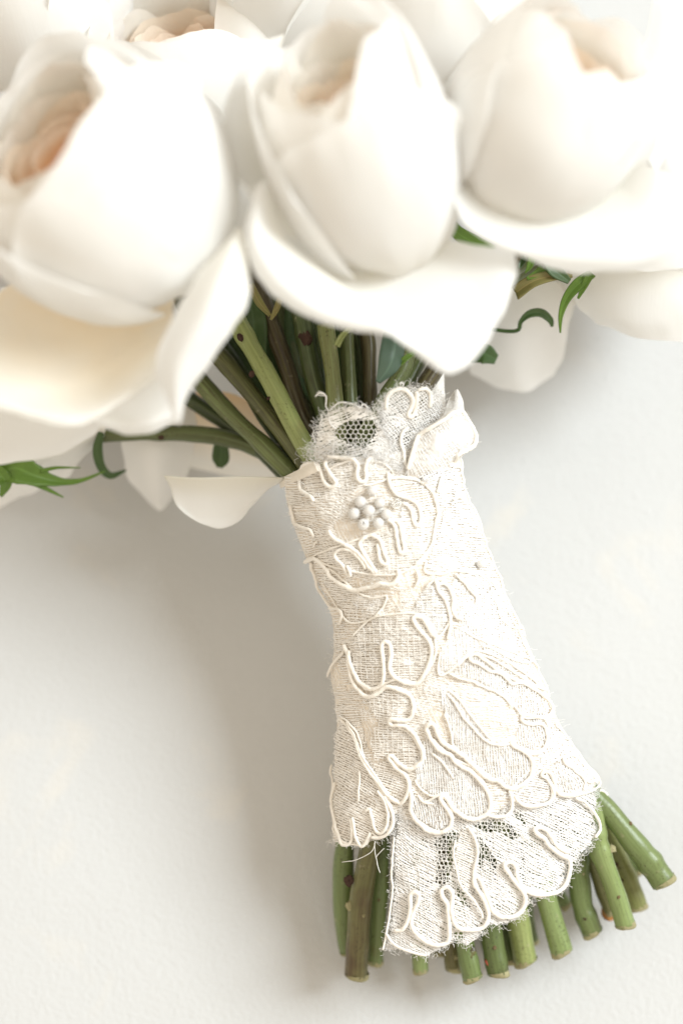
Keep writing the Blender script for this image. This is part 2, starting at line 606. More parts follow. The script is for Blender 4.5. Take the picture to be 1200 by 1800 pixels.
# ------------------------------------------------------------------ woven threads
def weave(mb, mask_fn, box, angle, spacing, rad, off, step=4.0, jit=1.2, gap=0.0, seed=1, wave=1.5, sides=4, lift=0.012, flow=None, fn=None):
    """rows of thread laid over the handle surface inside mask_fn(px,py)"""
    x0, y0, x1, y1 = box
    cx, cy = (x0 + x1) / 2, (y0 + y1) / 2
    R = math.hypot(x1 - x0, y1 - y0) / 2 + 5
    ca, sa = math.cos(angle), math.sin(angle)
    lr = np.random.default_rng(seed)
    d = -R
    k = 0
    while d < R:
        l = np.arange(-R, R, step)
        dd = d + wave * vnoise(l, np.full_like(l, d), 34, seed + 3) * 2 + jit * vnoise(l, np.full_like(l, d * 7.3), 14, seed + 5)
        px = cx + l * ca - dd * sa
        py = cy + l * sa + dd * ca
        if flow is not None:
            px, py = flow(px, py)
        m = mask_fn(px, py) & (px > x0 - 30) & (px < x1 + 30)
        if gap > 0:
            m &= vnoise(px * 1.0, py * 1.6, 17, seed + 9) > (-1 + 2 * gap * 0.5)
        if m.any():
            ii = np.where(m)[0]
            for run in np.split(ii, np.where(np.diff(ii) > 1)[0] + 1):
                if len(run) < 3: continue
                o = off + lift * np.sin(np.arange(len(run)) * 1.7 + k * math.pi) + lr.uniform(-0.006, 0.006)
                q = (fn or F)(px[run], py[run], o)
                rr = rad * (1 + 0.25 * vnoise(px[run], py[run], 12, seed + 21)) * 0.01
                mb.tube(q, rr, sides, cap=False)
        d += spacing * lr.uniform(0.82, 1.18)
        k += 1


def mask_wrap(px, py):
    s, t, r = invert(px, py)
    return (np.abs(s) < 0.995) & (t > NECK + 0.02) & (py < edge1(px) + 2 * vnoise(px, py, 6, 40))


def neck_rel(px, py):
    s, t, r = invert(px, py)
    return s, t


# holes in the base lace (where the tan lining shows)
HOLES = [
    [(600, 915), (625, 925), (640, 945), (620, 958), (596, 945), (588, 928)],
    [(690, 1070), (700, 1074), (702, 1095), (690, 1092), (686, 1080)],
    [(752, 1245), (775, 1250), (790, 1275), (800, 1300), (780, 1290), (760, 1265)],
    [(640, 1270), (655, 1265), (668, 1280), (665, 1325), (650, 1320), (642, 1300)],
    [(690, 1005), (706, 1000), (708, 1015), (690, 1026), (680, 1020)],
    [(590, 1160), (597, 1185), (586, 1222), (580, 1200)],
    [(836, 1138), (846, 1138), (846, 1150), (836, 1150)],
    [(610, 1195), (640, 1192), (655, 1215), (640, 1225)],
    [(735, 1030), (752, 1022), (756, 1030), (730, 1045)],
]


def in_holes(px, py):
    r = np.zeros(np.shape(px), bool)
    for h in HOLES:
        r |= inpoly(px, py, h)
    return r


def flow_base(px, py):
    return px, py + 7 * vnoise(px, py, 60, 71) + 0.00008 * (px - 720) ** 2


mb = MB()
weave(mb, lambda x, y: mask_wrap(x, y) & ~in_holes(x, y), (490, 760, 1060, 1490), math.radians(-4), 4.3, 0.0185, 0.015, gap=0.14, seed=31, wave=2.2, flow=flow_base)
weave(mb, lambda x, y: mask_wrap(x, y) & (vnoise(x, y, 30, 8) > -0.55), (490, 760, 1060, 1490), math.radians(72), 8.0, 0.008, 0.022, gap=0.2, seed=77, wave=3)
weave(mb, lambda x, y: mask_wrap(x, y) & (vnoise(x, y, 55, 81) > 0.0) & ~in_holes(x, y), (490, 760, 1060, 1490), math.radians(12), 4.0, 0.014, 0.03, gap=0.2, seed=91, wave=3.5)
base_threads = mb.build("woven_thread", M_THREAD, wrap)
base_threads['kind'] = 'stuff'


# ------------------------------------------------------------------ applique petals of denser lace
def Z(org, pts, k=4.0):
    return [(org[0] + x / k, org[1] + y / k) for x, y in pts]


PATCH = [  # polygon, thread direction (deg), layer height
    ([(683, 843), (720, 842), (750, 862), (764, 900), (760, 940), (745, 980), (722, 1000), (690, 1012), (650, 1010), (600, 1000), (560, 985), (560, 975), (600, 960), (640, 945),
      (680, 935), (700, 910), (706, 880), (690, 868)], -6, 0.05),
    ([(617, 1135), (630, 1112), (655, 1088), (700, 1080), (740, 1082), (760, 1110), (765, 1150), (750, 1182), (730, 1200), (700, 1196), (655, 1212), (640, 1208), (625, 1180)], -1, 0.06),
    ([(740, 1040), (765, 1020), (790, 1035), (798, 1065), (785, 1100), (768, 1120), (755, 1095), (720, 1080)], 0, 0.05),
    ([(790, 1185), (830, 1150), (880, 1170), (930, 1205), (960, 1240), (955, 1260), (920, 1262), (905, 1250), (880, 1220), (840, 1198)], 88, 0.05),
    ([(770, 1205), (800, 1225), (830, 1265), (868, 1308), (900, 1310), (930, 1335), (932, 1360), (905, 1388), (880, 1380), (840, 1350), (800, 1318), (790, 1280), (775, 1240)], 86, 0.055),
    ([(905, 1310), (935, 1322), (955, 1310), (960, 1280), (945, 1262), (915, 1268), (905, 1285)], 80, 0.05),
    ([(752, 1285), (770, 1310), (800, 1335), (830, 1350), (850, 1378), (862, 1415), (850, 1436), (820, 1436), (795, 1420), (785, 1395), (760, 1400), (735, 1380), (728, 1345), (740, 1315)], 84, 0.06),
    ([(722, 1395), (728, 1435), (770, 1462), (792, 1448), (792, 1420), (775, 1400), (745, 1410)], 80, 0.07),
    ([(640, 1225), (690, 1208), (720, 1222), (726, 1255), (705, 1268), (685, 1270), (720, 1290), (742, 1330), (725, 1350), (715, 1352), (688, 1330), (660, 1340), (650, 1300), (665, 1270)], 2, 0.05),
    ([(688, 1332), (715, 1365), (720, 1385), (705, 1412), (680, 1400), (660, 1370), (655, 1345)], 20, 0.05),
    ([(590, 1290), (605, 1262), (630, 1290), (650, 1350), (680, 1398), (692, 1430), (685, 1462), (668, 1472), (655, 1465), (645, 1484), (620, 1484), (600, 1470), (592, 1440), (588, 1360)], 28, 0.05),
    ([(533, 830), (560, 815), (575, 850), (590, 855), (580, 828), (620, 812), (632, 845), (645, 840), (645, 815), (670, 815), (690, 835), (660, 850), (620, 860), (590, 880), (555, 880), (535, 862)], -8, 0.04),
    ([(890, 1400), (930, 1420), (965, 1405), (960, 1370), (945, 1350), (925, 1370), (900, 1385)], 10, 0.05),
    ([(955, 1360), (985, 1400), (1040, 1388), (1048, 1370), (1010, 1330), (985, 1325), (975, 1340)], 70, 0.045),
    ([(790, 1020), (840, 1010), (870, 1040), (905, 1110), (930, 1160), (900, 1160), (860, 1140), (820, 1130), (800, 1090), (803, 1050)], 85, 0.03),
    ([(765, 850), (800, 820), (815, 860), (848, 950), (880, 1040), (905, 1100), (880, 1090), (850, 1020), (800, 1005), (770, 1010), (745, 1000), (768, 940), (772, 900)], 4, 0.03),
    ([(800, 1100), (830, 1120), (880, 1140), (935, 1165), (958, 1225), (930, 1190), (880, 1160), (830, 1145), (790, 1180), (770, 1185), (775, 1140)], 86, 0.03),
    ([(720, 850), (760, 790), (800, 800), (806, 830), (770, 850), (755, 862)], -12, 0.03),
    ([(960, 1270), (985, 1285), (1030, 1345), (1045, 1375), (1010, 1330), (975, 1335), (935, 1365), (905, 1400), (900, 1385), (940, 1340), (958, 1310)], 78, 0.03),
    ([(560, 992), (590, 1005), (620, 1035), (650, 1050), (680, 1050), (660, 1085), (620, 1095), (600, 1075), (580, 1040)], 5, 0.035),
]
mbs = MB(); mbw = MB()
for i, (poly, ang, off) in enumerate(PATCH):
    xs = [p[0] for p in poly]; ys = [p[1] for p in poly]
    f = lambda x, y, poly=poly: inpoly(x, y, poly)
    m_ = mbw if np.mean(xs) > 700 else mbs
    weave(m_, f, (min(xs), min(ys), max(xs), max(ys)), math.radians(ang), 4.0, 0.019, off, gap=0.05, seed=200 + i * 7, wave=1.2, jit=0.8)
    weave(m_, f, (min(xs), min(ys), max(xs), max(ys)), math.radians(ang + 88), 9.0, 0.007, off + 0.016, gap=0.15, seed=203 + i * 7, wave=1.5)
o = mbs.build("applique_thread", M_THREAD, wrap); o['kind'] = 'stuff'
o = mbw.build("applique_thread", M_WTHREAD, wrap); o['kind'] = 'stuff'

# ------------------------------------------------------------------ second lace tier hanging over the stem ends
TIER = [(700, 1420), (693, 1480), (692, 1520), (690, 1560), (687, 1600), (684, 1640), (676, 1670), (700, 1668), (722, 1675), (750, 1681), (768, 1672), (784, 1662),
        (800, 1652), (822, 1662), (850, 1637), (862, 1625), (880, 1627), (905, 1617), (925, 1600), (935, 1578), (955, 1580), (975, 1570), (992, 1555), (998, 1530), (1012, 1522), (1022, 1500),
        (1036, 1482), (1048, 1462), (1046, 1430), (1054, 1395), (1000, 1370), (900, 1395), (800, 1410)]
TIER_OPEN = [
    [(765, 1475), (800, 1460), (805, 1480), (790, 1530), (778, 1570), (765, 1545), (770, 1510)],
    [(832, 1450), (870, 1440), (895, 1450), (912, 1470), (900, 1475), (880, 1460), (850, 1462)],
    [(838, 1470), (850, 1480), (862, 1500), (875, 1520), (868, 1525), (845, 1500), (848, 1530), (842, 1520)],
    [(905, 1425), (922, 1440), (924, 1450), (905, 1435)],
    [(805, 1555), (815, 1580), (830, 1600), (815, 1590), (803, 1570)],
    [(800, 1640), (810, 1632), (815, 1650), (805, 1660)],
    [(985, 1540), (1000, 1520), (1010, 1510), (1000, 1545)],
]


def in_open(px, py):
    r = np.zeros(np.shape(px), bool)
    for h in TIER_OPEN: r |= inpoly(px, py, h)
    return r


def tier_off(px, py):
    return 0.0


mb = MB()
ft = lambda x, y: inpoly(x + 2 * vnoise(x, y, 5, 50), y + 2 * vnoise(x, y, 5, 51), TIER)
fs = lambda x, y: ft(x, y) & ~in_open(x, y)
bx = (676, 1370, 1054, 1682)
weave(mb, fs, bx, math.radians(28), 3.9, 0.0185, -0.02, gap=0.06, seed=401, wave=1.5)
weave(mb, fs, bx, math.radians(-32), 4.3, 0.018, -0.045, gap=0.10, seed=409, wave=1.5)
weave(mb, ft, bx, math.radians(84), 8.5, 0.008, -0.01, gap=0.1, seed=419, wave=2.0)
weave(mb, ft, bx, math.radians(22), 9.0, 0.007, -0.012, gap=0.0, seed=427, wave=2.0)
o = mb.build("lace_tier", M_WTHREAD, wrap); o['kind'] = 'stuff'


def hexnet(mb, poly, pitch, rad, off, seed, fn=None):
    lr = np.random.default_rng(seed)
    xs = [p[0] for p in poly]; ys = [p[1] for p in poly]
    a = pitch / math.sqrt(3)
    x0, y0 = min(xs) - pitch, min(ys) - pitch
    nodes = {}

    def node(x, y):
        key = (round(x * 2), round(y * 2))
        if key not in nodes:
            nodes[key] = (x + lr.uniform(-1, 1) * pitch * 0.10, y + lr.uniform(-1, 1) * pitch * 0.10)
        return nodes[key]
    done = set()
    r = 0
    y = y0
    while y < max(ys) + pitch:
        x = x0 + (pitch / 2 if r % 2 else 0)
        while x < max(xs) + pitch:
            vs_ = [(x + a * math.sin(k * math.pi / 3), y + a * math.cos(k * math.pi / 3)) for k in range(6)]
            for k in range(6):
                p, q = vs_[k], vs_[(k + 1) % 6]
                key = tuple(sorted([(round(p[0] * 2), round(p[1] * 2)), (round(q[0] * 2), round(q[1] * 2))]))
                if key in done: continue
                done.add(key)
                if not inpoly(np.array([(p[0] + q[0]) / 2]), np.array([(p[1] + q[1]) / 2]), poly)[0]: continue
                p, q = node(*p), node(*q)
                px = np.linspace(p[0], q[0], 3); py = np.linspace(p[1], q[1], 3)
                mb.tube((fn or F)(px, py, off), rad * 0.01, 4, cap=False)
            x += pitch
        y += a * 1.5
        r += 1


mb = MB()
for i, h in enumerate(TIER_OPEN):
    c = np.mean(h, axis=0)
    big = [tuple(c + (np.array(p) - c) * 1.25) for p in h]
    hexnet(mb, big, 7.5, 0.0075, -0.01, 500 + i)
for i, h in enumerate(HOLES):
    hexnet(mb, h, 7.0, 0.006, 0.02, 540 + i)
o = mb.build("net_mesh", M_THREAD, wrap); o['kind'] = 'stuff'

# leaf-shaped applique on the tier and raised edges
mb = MB()
leafp = Z((560, 1440), [(960, 150), (1010, 60), (1050, 50), (1095, 130), (1112, 260), (1090, 360), (1095, 430), (1050, 520), (1000, 470), (970, 370), (950, 250)])
f = lambda x, y: inpoly(x, y, leafp)
weave(mb, f, (790, 1450, 840, 1575), math.radians(24), 3.8, 0.017, 0.04, seed=611, wave=0.8, jit=0.5)
weave(mb, f, (790, 1450, 840, 1575), math.radians(100), 9, 0.007, 0.055, seed=617, wave=0.8)
o = mb.build("applique_thread", M_THREAD, wrap); o['kind'] = 'stuff'

# ------------------------------------------------------------------ cords
A = (480, 670); B = (640, 670); C3 = (480, 860); D4 = (680, 860); E5 = (560, 1060); G6 = (740, 1060); H7 = (560, 1250); I8 = (780, 1250); J1 = (560, 1440); K2 = (800, 1400)
CORDS = [
    (A, [(310, 850), (290, 822), (250, 795), (218, 765), (206, 715), (202, 655), (217, 610), (260, 585), (310, 592), (345, 635), (365, 700), (395, 740), (430, 747), (452, 722), (437, 690), (402, 640), (375, 592), (388, 565)], 1.0),
    (A, [(390, 532), (450, 540), (520, 545), (570, 558), (600, 600), (594, 660), (604, 700), (630, 715), (655, 692), (651, 620), (662, 570), (695, 538)], 1.0),
    (B, [(180, 690), (240, 682), (320, 690), (390, 720), (440, 770), (480, 840), (495, 920), (490, 1000), (480, 1060), (460, 1160), (400, 1250), (350, 1300)], 0.8),
    (B, [(160, 650), (175, 720), (210, 790), (270, 820), (330, 850), (370, 900), (385, 960), (380, 1005), (355, 1020), (335, 985), (325, 930), (300, 885), (260, 862)], 1.0),
    (B, [(300, 330), (262, 370), (250, 430), (265, 500), (275, 570), (292, 622)], 0.9),
    (B, [(385, 380), (360, 440), (342, 500), (322, 570), (305, 622)], 0.9),
    (B, [(530, 610), (515, 680), (500, 760), (490, 790)], 0.7),
    (B, [(600, 840), (640, 820), (690, 830)], 0.7),
    (D4, [(-5, 222), (35, 238), (58, 280), (65, 340), (75, 400), (92, 450), (117, 440), (110, 380), (97, 310), (85, 255), (60, 222), (20, 215)], 1.0),
    (C3, [(740, 590), (720, 570), (700, 545), (660, 480), (625, 420), (615, 385), (640, 350), (680, 330), (730, 340), (760, 370), (772, 420), (790, 470), (808, 510), (797, 535), (770, 520), (752, 480), (742, 420), (735, 385)], 1.0),
    (C3, [(415, 290), (430, 335), (500, 385), (560, 418), (610, 455), (655, 510), (685, 560), (725, 595)], 1.0),
    (C3, [(660, 565), (640, 525), (600, 475), (550, 437), (500, 425), (462, 445), (455, 480), (490, 520), (520, 560), (538, 608), (556, 612), (555, 580), (530, 540)], 0.9),
    (C3, [(245, 515), (300, 488), (350, 520), (400, 570), (430, 620), (480, 660), (530, 692), (580, 715), (640, 702), (700, 690), (760, 670), (820, 680), (860, 660), (885, 615), (880, 575)], 1.15),
    (C3, [(290, 520), (295, 570), (325, 640), (362, 720), (392, 780), (432, 832), (480, 850), (502, 890), (490, 940)], 0.8),
    (C3, [(150, 110), (165, 200), (190, 250), (240, 275), (280, 290), (300, 340)], 0.8),
    (C3, [(300, 410), (302, 385), (322, 368)], 0.6),
    (C3, [(1008, 580), (1018, 640), (1000, 685)], 0.8),
    (D4, [(330, 635), (342, 690), (370, 740), (410, 790), (430, 860), (440, 920), (435, 1000), (420, 1060)], 0.9),
    (D4, [(340, 680), (385, 668), (430, 705), (455, 770), (456, 850), (478, 900), (512, 922)], 0.9),
    (D4, [(455, 598), (510, 650), (550, 700), (598, 760), (602, 800)], 0.7),
    (D4, [(485, 600), (540, 665), (600, 730)], 0.6),
    (D4, [(420, 110), (460, 90), (520, 80)], 0.6),
    (E5, [(200, 295), (220, 350), (240, 420), (270, 500), (310, 570), (370, 605), (420, 600), (460, 565), (475, 500), (465, 420), (456, 350), (456, 295), (480, 275), (507, 292), (516, 350), (510, 440), (522, 500), (560, 540), (620, 565), (690, 570), (740, 510), (775, 430), (792, 350), (785, 300), (750, 240), (700, 180), (670, 135), (668, 108), (700, 98), (740, 122), (770, 180), (800, 228), (830, 248)], 1.1),
    (E5, [(228, 335), (230, 440), (250, 540), (290, 610), (340, 655), (390, 660), (440, 630), (475, 600), (520, 597), (580, 620), (640, 650), (667, 710), (667, 770), (640, 818), (590, 830), (530, 822), (505, 835), (525, 865), (570, 863), (620, 872), (670, 920), (710, 990), (737, 1070), (720, 1130), (670, 1165), (620, 1165), (560, 1120), (515, 1075), (502, 1095), (545, 1155), (610, 1210), (642, 1260), (640, 1320), (612, 1380), (580, 1410), (540, 1390), (500, 1360)], 1.1),
    (E5, [(100, 40), (160, 45), (182, 85), (175, 135), (150, 150)], 0.7),
    (E5, [(190, 340), (140, 400), (100, 460), (80, 520)], 0.7),
    (H7, [(175, 55), (235, 130), (275, 220), (315, 330), (370, 430), (430, 510), (490, 590), (525, 625)], 0.85),
    (H7, [(215, 70), (255, 150), (290, 240), (335, 340), (390, 430), (450, 520), (505, 590)], 0.7),
    (H7, [(650, 555), (657, 620), (650, 690), (667, 745), (710, 790), (760, 835), (820, 857), (880, 850), (925, 810), (932, 750), (905, 690), (867, 640), (857, 610), (880, 595), (907, 622), (930, 670), (980, 720), (1040, 755), (1100, 762), (1170, 730), (1197, 680), (1192, 600), (1160, 530), (1110, 470), (1060, 420), (1000, 392), (955, 355), (920, 312), (860, 282), (810, 232), (775, 170), (760, 120), (790, 92), (820, 110), (837, 170), (870, 222), (940, 268), (1010, 318), (1070, 370), (1130, 430), (1195, 480), (1250, 490), (1300, 530), (1360, 545), (1420, 520), (1470, 470), (1487, 400), (1472, 330), (1420, 280), (1360, 250), (1330, 222)], 1.15),
    (H7, [(128, 500), (122, 640), (140, 760), (170, 880), (202, 940), (240, 928), (252, 850), (245, 760)], 0.85),
    (H7, [(258, 750), (268, 850), (290, 930), (320, 952), (350, 905), (370, 855)], 0.85),
    (H7, [(345, 705), (375, 690), (387, 760), (402, 830), (440, 862), (480, 832), (497, 760), (490, 680), (460, 610), (425, 560)], 0.85),
    (H7, [(470, 600), (520, 700), (530, 790), (502, 860), (440, 892), (380, 890)], 0.85),
    (H7, [(300, 420), (300, 540), (290, 640)], 0.6),
    (H7, [(800, 300), (860, 350), (910, 420), (945, 480)], 0.65),
    (H7, [(700, 590), (740, 640), (810, 655)], 0.7),
    (G6, [(850, 612), (790, 585), (720, 560), (650, 545), (590, 510), (500, 458), (430, 400), (380, 368), (342, 368), (330, 395), (352, 412), (410, 440), (470, 478), (540, 495), (590, 532), (622, 570), (680, 560), (740, 588), (820, 640), (870, 700), (882, 760), (850, 800), (790, 805), (720, 788), (690, 800), (700, 832), (760, 855), (820, 850), (856, 882), (870, 940), (852, 1010), (810, 1055), (750, 1060), (690, 1030)], 0.9),
    (G6, [(190, 500), (260, 530), (360, 558), (420, 590), (500, 620), (570, 670), (622, 740)], 0.65),
    (G6, [(180, 640), (230, 702), (280, 790), (350, 870), (430, 960), (510, 995), (590, 975)], 0.7),
    (I8, [(490, 600), (520, 642), (580, 670), (650, 665), (720, 650), (757, 600), (745, 540), (710, 480), (672, 455), (690, 425), (732, 442), (757, 500), (772, 560), (830, 590), (950, 580)], 0.95),
    (I8, [(800, 310), (830, 360), (890, 410), (942, 462), (990, 500), (1055, 482)], 0.8),
    (I8, [(925, 440), (960, 500), (950, 560)], 0.7),
    (I8, [(300, 735), (370, 745), (430, 738), (468, 690), (466, 620), (450, 560)], 0.9),
    (I8, [(900, 612), (960, 640), (1010, 690), (1050, 760), (1060, 830), (1030, 890)], 0.8),
    (I8, [(1075, 560), (1100, 560), (1125, 590), (1105, 625)], 0.5),
    (K2, [(785, 392), (720, 372), (665, 300), (625, 240), (580, 220), (545, 235), (560, 265), (610, 300), (660, 360), (720, 410), (772, 440), (784, 500), (772, 570), (740, 640), (680, 680), (600, 692), (520, 680), (460, 640), (430, 580), (420, 500), (390, 465), (345, 470), (340, 500), (380, 560), (420, 620), (462, 670), (482, 730), (462, 800), (410, 842), (330, 850), (270, 820), (235, 750), (200, 660), (170, 590), (132, 550)], 1.1),
    (K2, [(132, 560), (130, 620), (180, 700), (222, 790), (227, 860), (190, 922), (110, 940), (30, 930), (-10, 880), (-27, 790), (-20, 700), (-30, 660), (-62, 640), (-95, 660), (-90, 710), (-55, 755), (-50, 820), (-43, 900), (-40, 970), (-60, 1030), (-140, 1045), (-220, 1010), (-280, 950), (-305, 890), (-295, 830), (-260, 750), (-250, 690), (-280, 675), (-310, 700), (-310, 780), (-330, 880), (-370, 940), (-420, 940)], 1.1),
    (J1, [(1050, 60), (1098, 150), (1112, 260), (1090, 360), (1092, 430), (1118, 505)], 0.85),
    (J1, [(960, 150), (950, 250), (970, 370), (1000, 470), (1060, 540), (1130, 640), (1150, 700)], 0.6),
    (J1, [(540, 130), (532, 240), (518, 400), (525, 500), (505, 640), (495, 740), (480, 830), (465, 920)], 0.5),
    (J1, [(480, 800), (540, 880), (640, 930), (760, 960)], 0.7),
]


def cord_obj(px, py, r, off, name="cord", parent=wrap, fn=F, mat=None):
    mbc = MB()
    n = len(px)
    rr = np.full(n, r) * 0.01
    rr = rr * (1 + 0.10 * vnoise(px, py, 9, 66))
    rr[:2] *= [0.6, 0.9]; rr[-2:] *= [0.9, 0.6]
    wob = 0.6 * vnoise(px * 1.1, py * 0.9, 8, 67)
    q = fn(px + wob, py - wob, off)
    mbc.tube(q, rr, 9, twist=5200.0, lobes=2, amp=0.07)
    return mbc.build(name, mat or M_CORD, parent)


for org, pts, r in CORDS:
    c = catmull(Z(org, pts), 2.0)
    px, py = c[:, 0], c[:, 1]
    rad = 0.046 * r
    cord_obj(px, py, rad, 0.075 + rad * 0.55)

# fine stitched outlines round the applique petals
for i, (poly, ang, off) in enumerate(PATCH):
    c = catmull(poly + [poly[0]], 2.5)
    c = c[int(len(c) * 0.04):int(len(c) * (0.80 + 0.12 * math.sin(i * 2.1)))]
    cord_obj(c[:, 0], c[:, 1], 0.026, off + 0.03, "outline_thread")

# ------------------------------------------------------------------ frayed top flaps (free-standing lace above the rim)
def flap(ctrl, n=60, m=60):
    """smooth sheet from a grid of (px,py,h) control points -> function of (u,v)"""
    g = np.asarray(ctrl, float)
    rows = []
    for r in g:
        rows.append(resample(r, m))
    rows = np.array(rows)
    out = np.array([resample(rows[:, j], n) for j in range(m)])
    return out.transpose(1, 0, 2)


def resample(p, n):
    p = np.asarray(p, float)
    if len(p) == 2:
        t = np.linspace(0, 1, n)[:, None]
        return p[0] * (1 - t) + p[1] * t
    q = np.vstack([2 * p[0] - p[1], p, 2 * p[-1] - p[-2]])
    t = np.linspace(0, len(p) - 1 - 1e-6, n)
    i = np.floor(t).astype(int); f = (t - i)[:, None]
    p0, p1, p2, p3 = q[i], q[i + 1], q[i + 2], q[i + 3]
    return 0.5 * (2 * p1 + (p2 - p0) * f + (2 * p0 - 5 * p1 + 4 * p2 - p3) * f ** 2 + (3 * p1 - p0 - 3 * p2 + p3) * f ** 3)


def Ff(px, py, off=0.0):
    return F(px, py, off)


# net flap with the open hexagonal mesh
FLAP1 = [(548, 800), (556, 765), (562, 742), (575, 724), (598, 713), (622, 713), (648, 718), (668, 730), (672, 748), (690, 790), (690, 815), (600, 835), (560, 835)]
HOLE1 = [(588, 765), (594, 750), (608, 742), (632, 736), (656, 740), (661, 752), (652, 772), (640, 786), (622, 784), (604, 774)]
HOLE1B = [(590, 792), (598, 783), (612, 785), (612, 795), (596, 798)]
mb = MB()
fl = lambda x, y: inpoly(x + 1.5 * vnoise(x, y, 5, 52), y, FLAP1) & ~inpoly(x, y, HOLE1) & ~inpoly(x, y, HOLE1B)
weave(mb, fl, (545, 705, 695, 838), math.radians(-18), 3.0, 0.0165, 0.0, seed=701, wave=2.0, gap=0.05)
weave(mb, fl, (545, 705, 695, 838), math.radians(60), 7.0, 0.008, 0.01, seed=709, wave=2.0)
hexnet(mb, HOLE1, 9.2, 0.0075, 0.0, 711)
hexnet(mb, HOLE1B, 8, 0.009, 0.0, 713)
hexnet(mb, [(536, 812), (545, 775), (562, 745), (566, 790), (556, 812)], 7, 0.007, 0.0, 715)
hexnet(mb, [(652, 712), (668, 703), (675, 715), (670, 730), (655, 722)], 6, 0.007, 0.0, 716)
o = mb.build("net_flap", M_THREAD, wrap); o['kind'] = 'stuff'

FLAP2 = [(670, 745), (668, 712), (673, 698), (686, 687), (705, 683), (728, 681), (748, 684), (768, 692), (775, 720), (775, 800), (700, 825), (640, 830)]
mb = MB()
f2 = lambda x, y: inpoly(x + 1.5 * vnoise(x, y, 5, 53), y + 1.5 * vnoise(x, y, 5, 54), FLAP2)
weave(mb, f2, (640, 678, 780, 832), math.radians(-24), 3.6, 0.0165, 0.0, seed=721, wave=2.0, gap=0.06)
weave(mb, f2, (640, 678, 780, 832), math.radians(50), 4.2, 0.014, 0.02, seed=727, wave=2.0, gap=0.1)
o = mb.build("lace_flap", M_WTHREAD, wrap); o['kind'] = 'stuff'
for pts, r in (([(150, 200), (158, 120), (200, 72), (260, 60), (310, 90), (332, 150), (320, 200), (302, 235), (312, 256), (336, 245), (350, 200), (354, 130), (348, 80)], 0.9),
               ([(362, 72), (420, 60), (450, 100), (447, 160), (440, 195)], 0.8)):
    c = catmull(Z(B, pts), 2.0)
    cord_obj(c[:, 0], c[:, 1], 0.058 * r, 0.06)
for pts, r in (([(300, 112), (330, 85), (375, 112), (372, 180), (392, 208), (420, 180), (470, 150), (540, 155), (610, 186), (632, 165), (672, 192)], 0.30),
               ([(335, 235), (345, 270), (330, 300), (350, 320)], 0.28),
               ([(390, 270), (410, 310), (440, 335)], 0.3),
               ([(290, 350), (280, 380), (292, 405), (300, 440)], 0.26),
               ([(310, 80), (340, 92), (368, 100)], 0.16), ([(305, 98), (340, 104), (370, 108)], 0.16), ([(320, 72), (350, 85), (372, 104)], 0.16),
               ([(890, 30), (895, 10), (912, 18), (910, 40)], 0.3)):
    c = catmull(Z(A, pts), 2.0)
    cord_obj(c[:, 0], c[:, 1], 0.058 * r, 0.03, "loose_thread", mat=M_WTHREAD)


# free sheets: right flap, upright ribbon tail
def sheet_obj(ctrl, name, mat, parent, n=40, m=40, th=0.0004, noise=0.0, seed=5, uvflip=False):
    g = flap(ctrl, n, m)
    h = g[..., 2] - 0.6 + noise * vnoise(g[..., 0], g[..., 1], 22, seed) + noise * 0.5 * vnoise(g[..., 0], g[..., 1], 9, seed + 1)
    pts = P(g[..., 0], g[..., 1], h)
    mbx = MB(); mbx.grid(pts)
    o = mbx.build(name, mat, parent)
    if th: solidify(o, th)
    return o


RF = [[(736, 765, 6.75), (760, 748, 6.95), (790, 722, 6.9), (812, 722, 6.5)],
      [(725, 785, 6.85), (765, 765, 7.05), (805, 745, 6.95), (826, 745, 6.5)],
      [(718, 810, 6.85), (765, 790, 7.05), (812, 772, 6.85), (836, 768, 6.3)],
      [(714, 830, 6.8), (755, 815, 6.95), (795, 800, 6.7), (822, 790, 6.3)],
      [(712, 850, 6.7), (745, 835, 6.75), (775, 825, 6.5), (800, 812, 6.1)]]
sheet_obj(RF, "lace_flap", M_SHEET, wrap, noise=0.05)
rf = flap(RF, 50, 50)
rf[..., 2] -= 0.6


def Frf(px, py, off=0.0):
    px = np.asarray(px, float); py = np.asarray(py, float)
    flat = rf.reshape(-1, 3)
    d = (flat[None, :, 0] - px.ravel()[:, None]) ** 2 + (flat[None, :, 1] - py.ravel()[:, None]) ** 2
    k = np.argsort(d, axis=1)[:, :4]
    w = 1 / (np.take_along_axis(d, k, 1) + 1.0)
    h = (flat[k, 2] * w).sum(1) / w.sum(1)
    return P(px, py, h.reshape(px.shape) + np.asarray(off))


mb = MB()
RFP = Z(B, [(310, 640), (345, 500), (385, 385), (440, 345), (510, 305), (570, 270), (622, 228), (690, 220), (720, 265), (758, 330), (782, 390), (768, 447), (718, 482), (660, 512), (640, 560), (600, 620), (450, 720)])
weave(mb, lambda x, y: inpoly(x, y, RFP), (705, 720, 840, 850), math.radians(-30), 3.8, 0.017, 0.03, seed=731, wave=1.2, fn=Frf)
weave(mb, lambda x, y: inpoly(x, y, RFP), (705, 720, 840, 850), math.radians(58), 5.0, 0.012, 0.045, seed=737, wave=1.2, gap=0.15, fn=Frf)
o = mb.build("flap_thread", M_WTHREAD, wrap); o['kind'] = 'stuff'
c = catmull(Z(B, [(305, 622), (322, 570), (342, 500), (362, 430), (385, 380), (440, 342), (510, 300), (570, 265), (625, 222), (690, 215), (722, 262), (762, 330), (788, 390), (772, 450), (720, 485), (662, 515), (640, 560), (600, 600)]), 2.0)
cord_obj(c[:, 0], c[:, 1], 0.05, 0.13, fn=Frf)
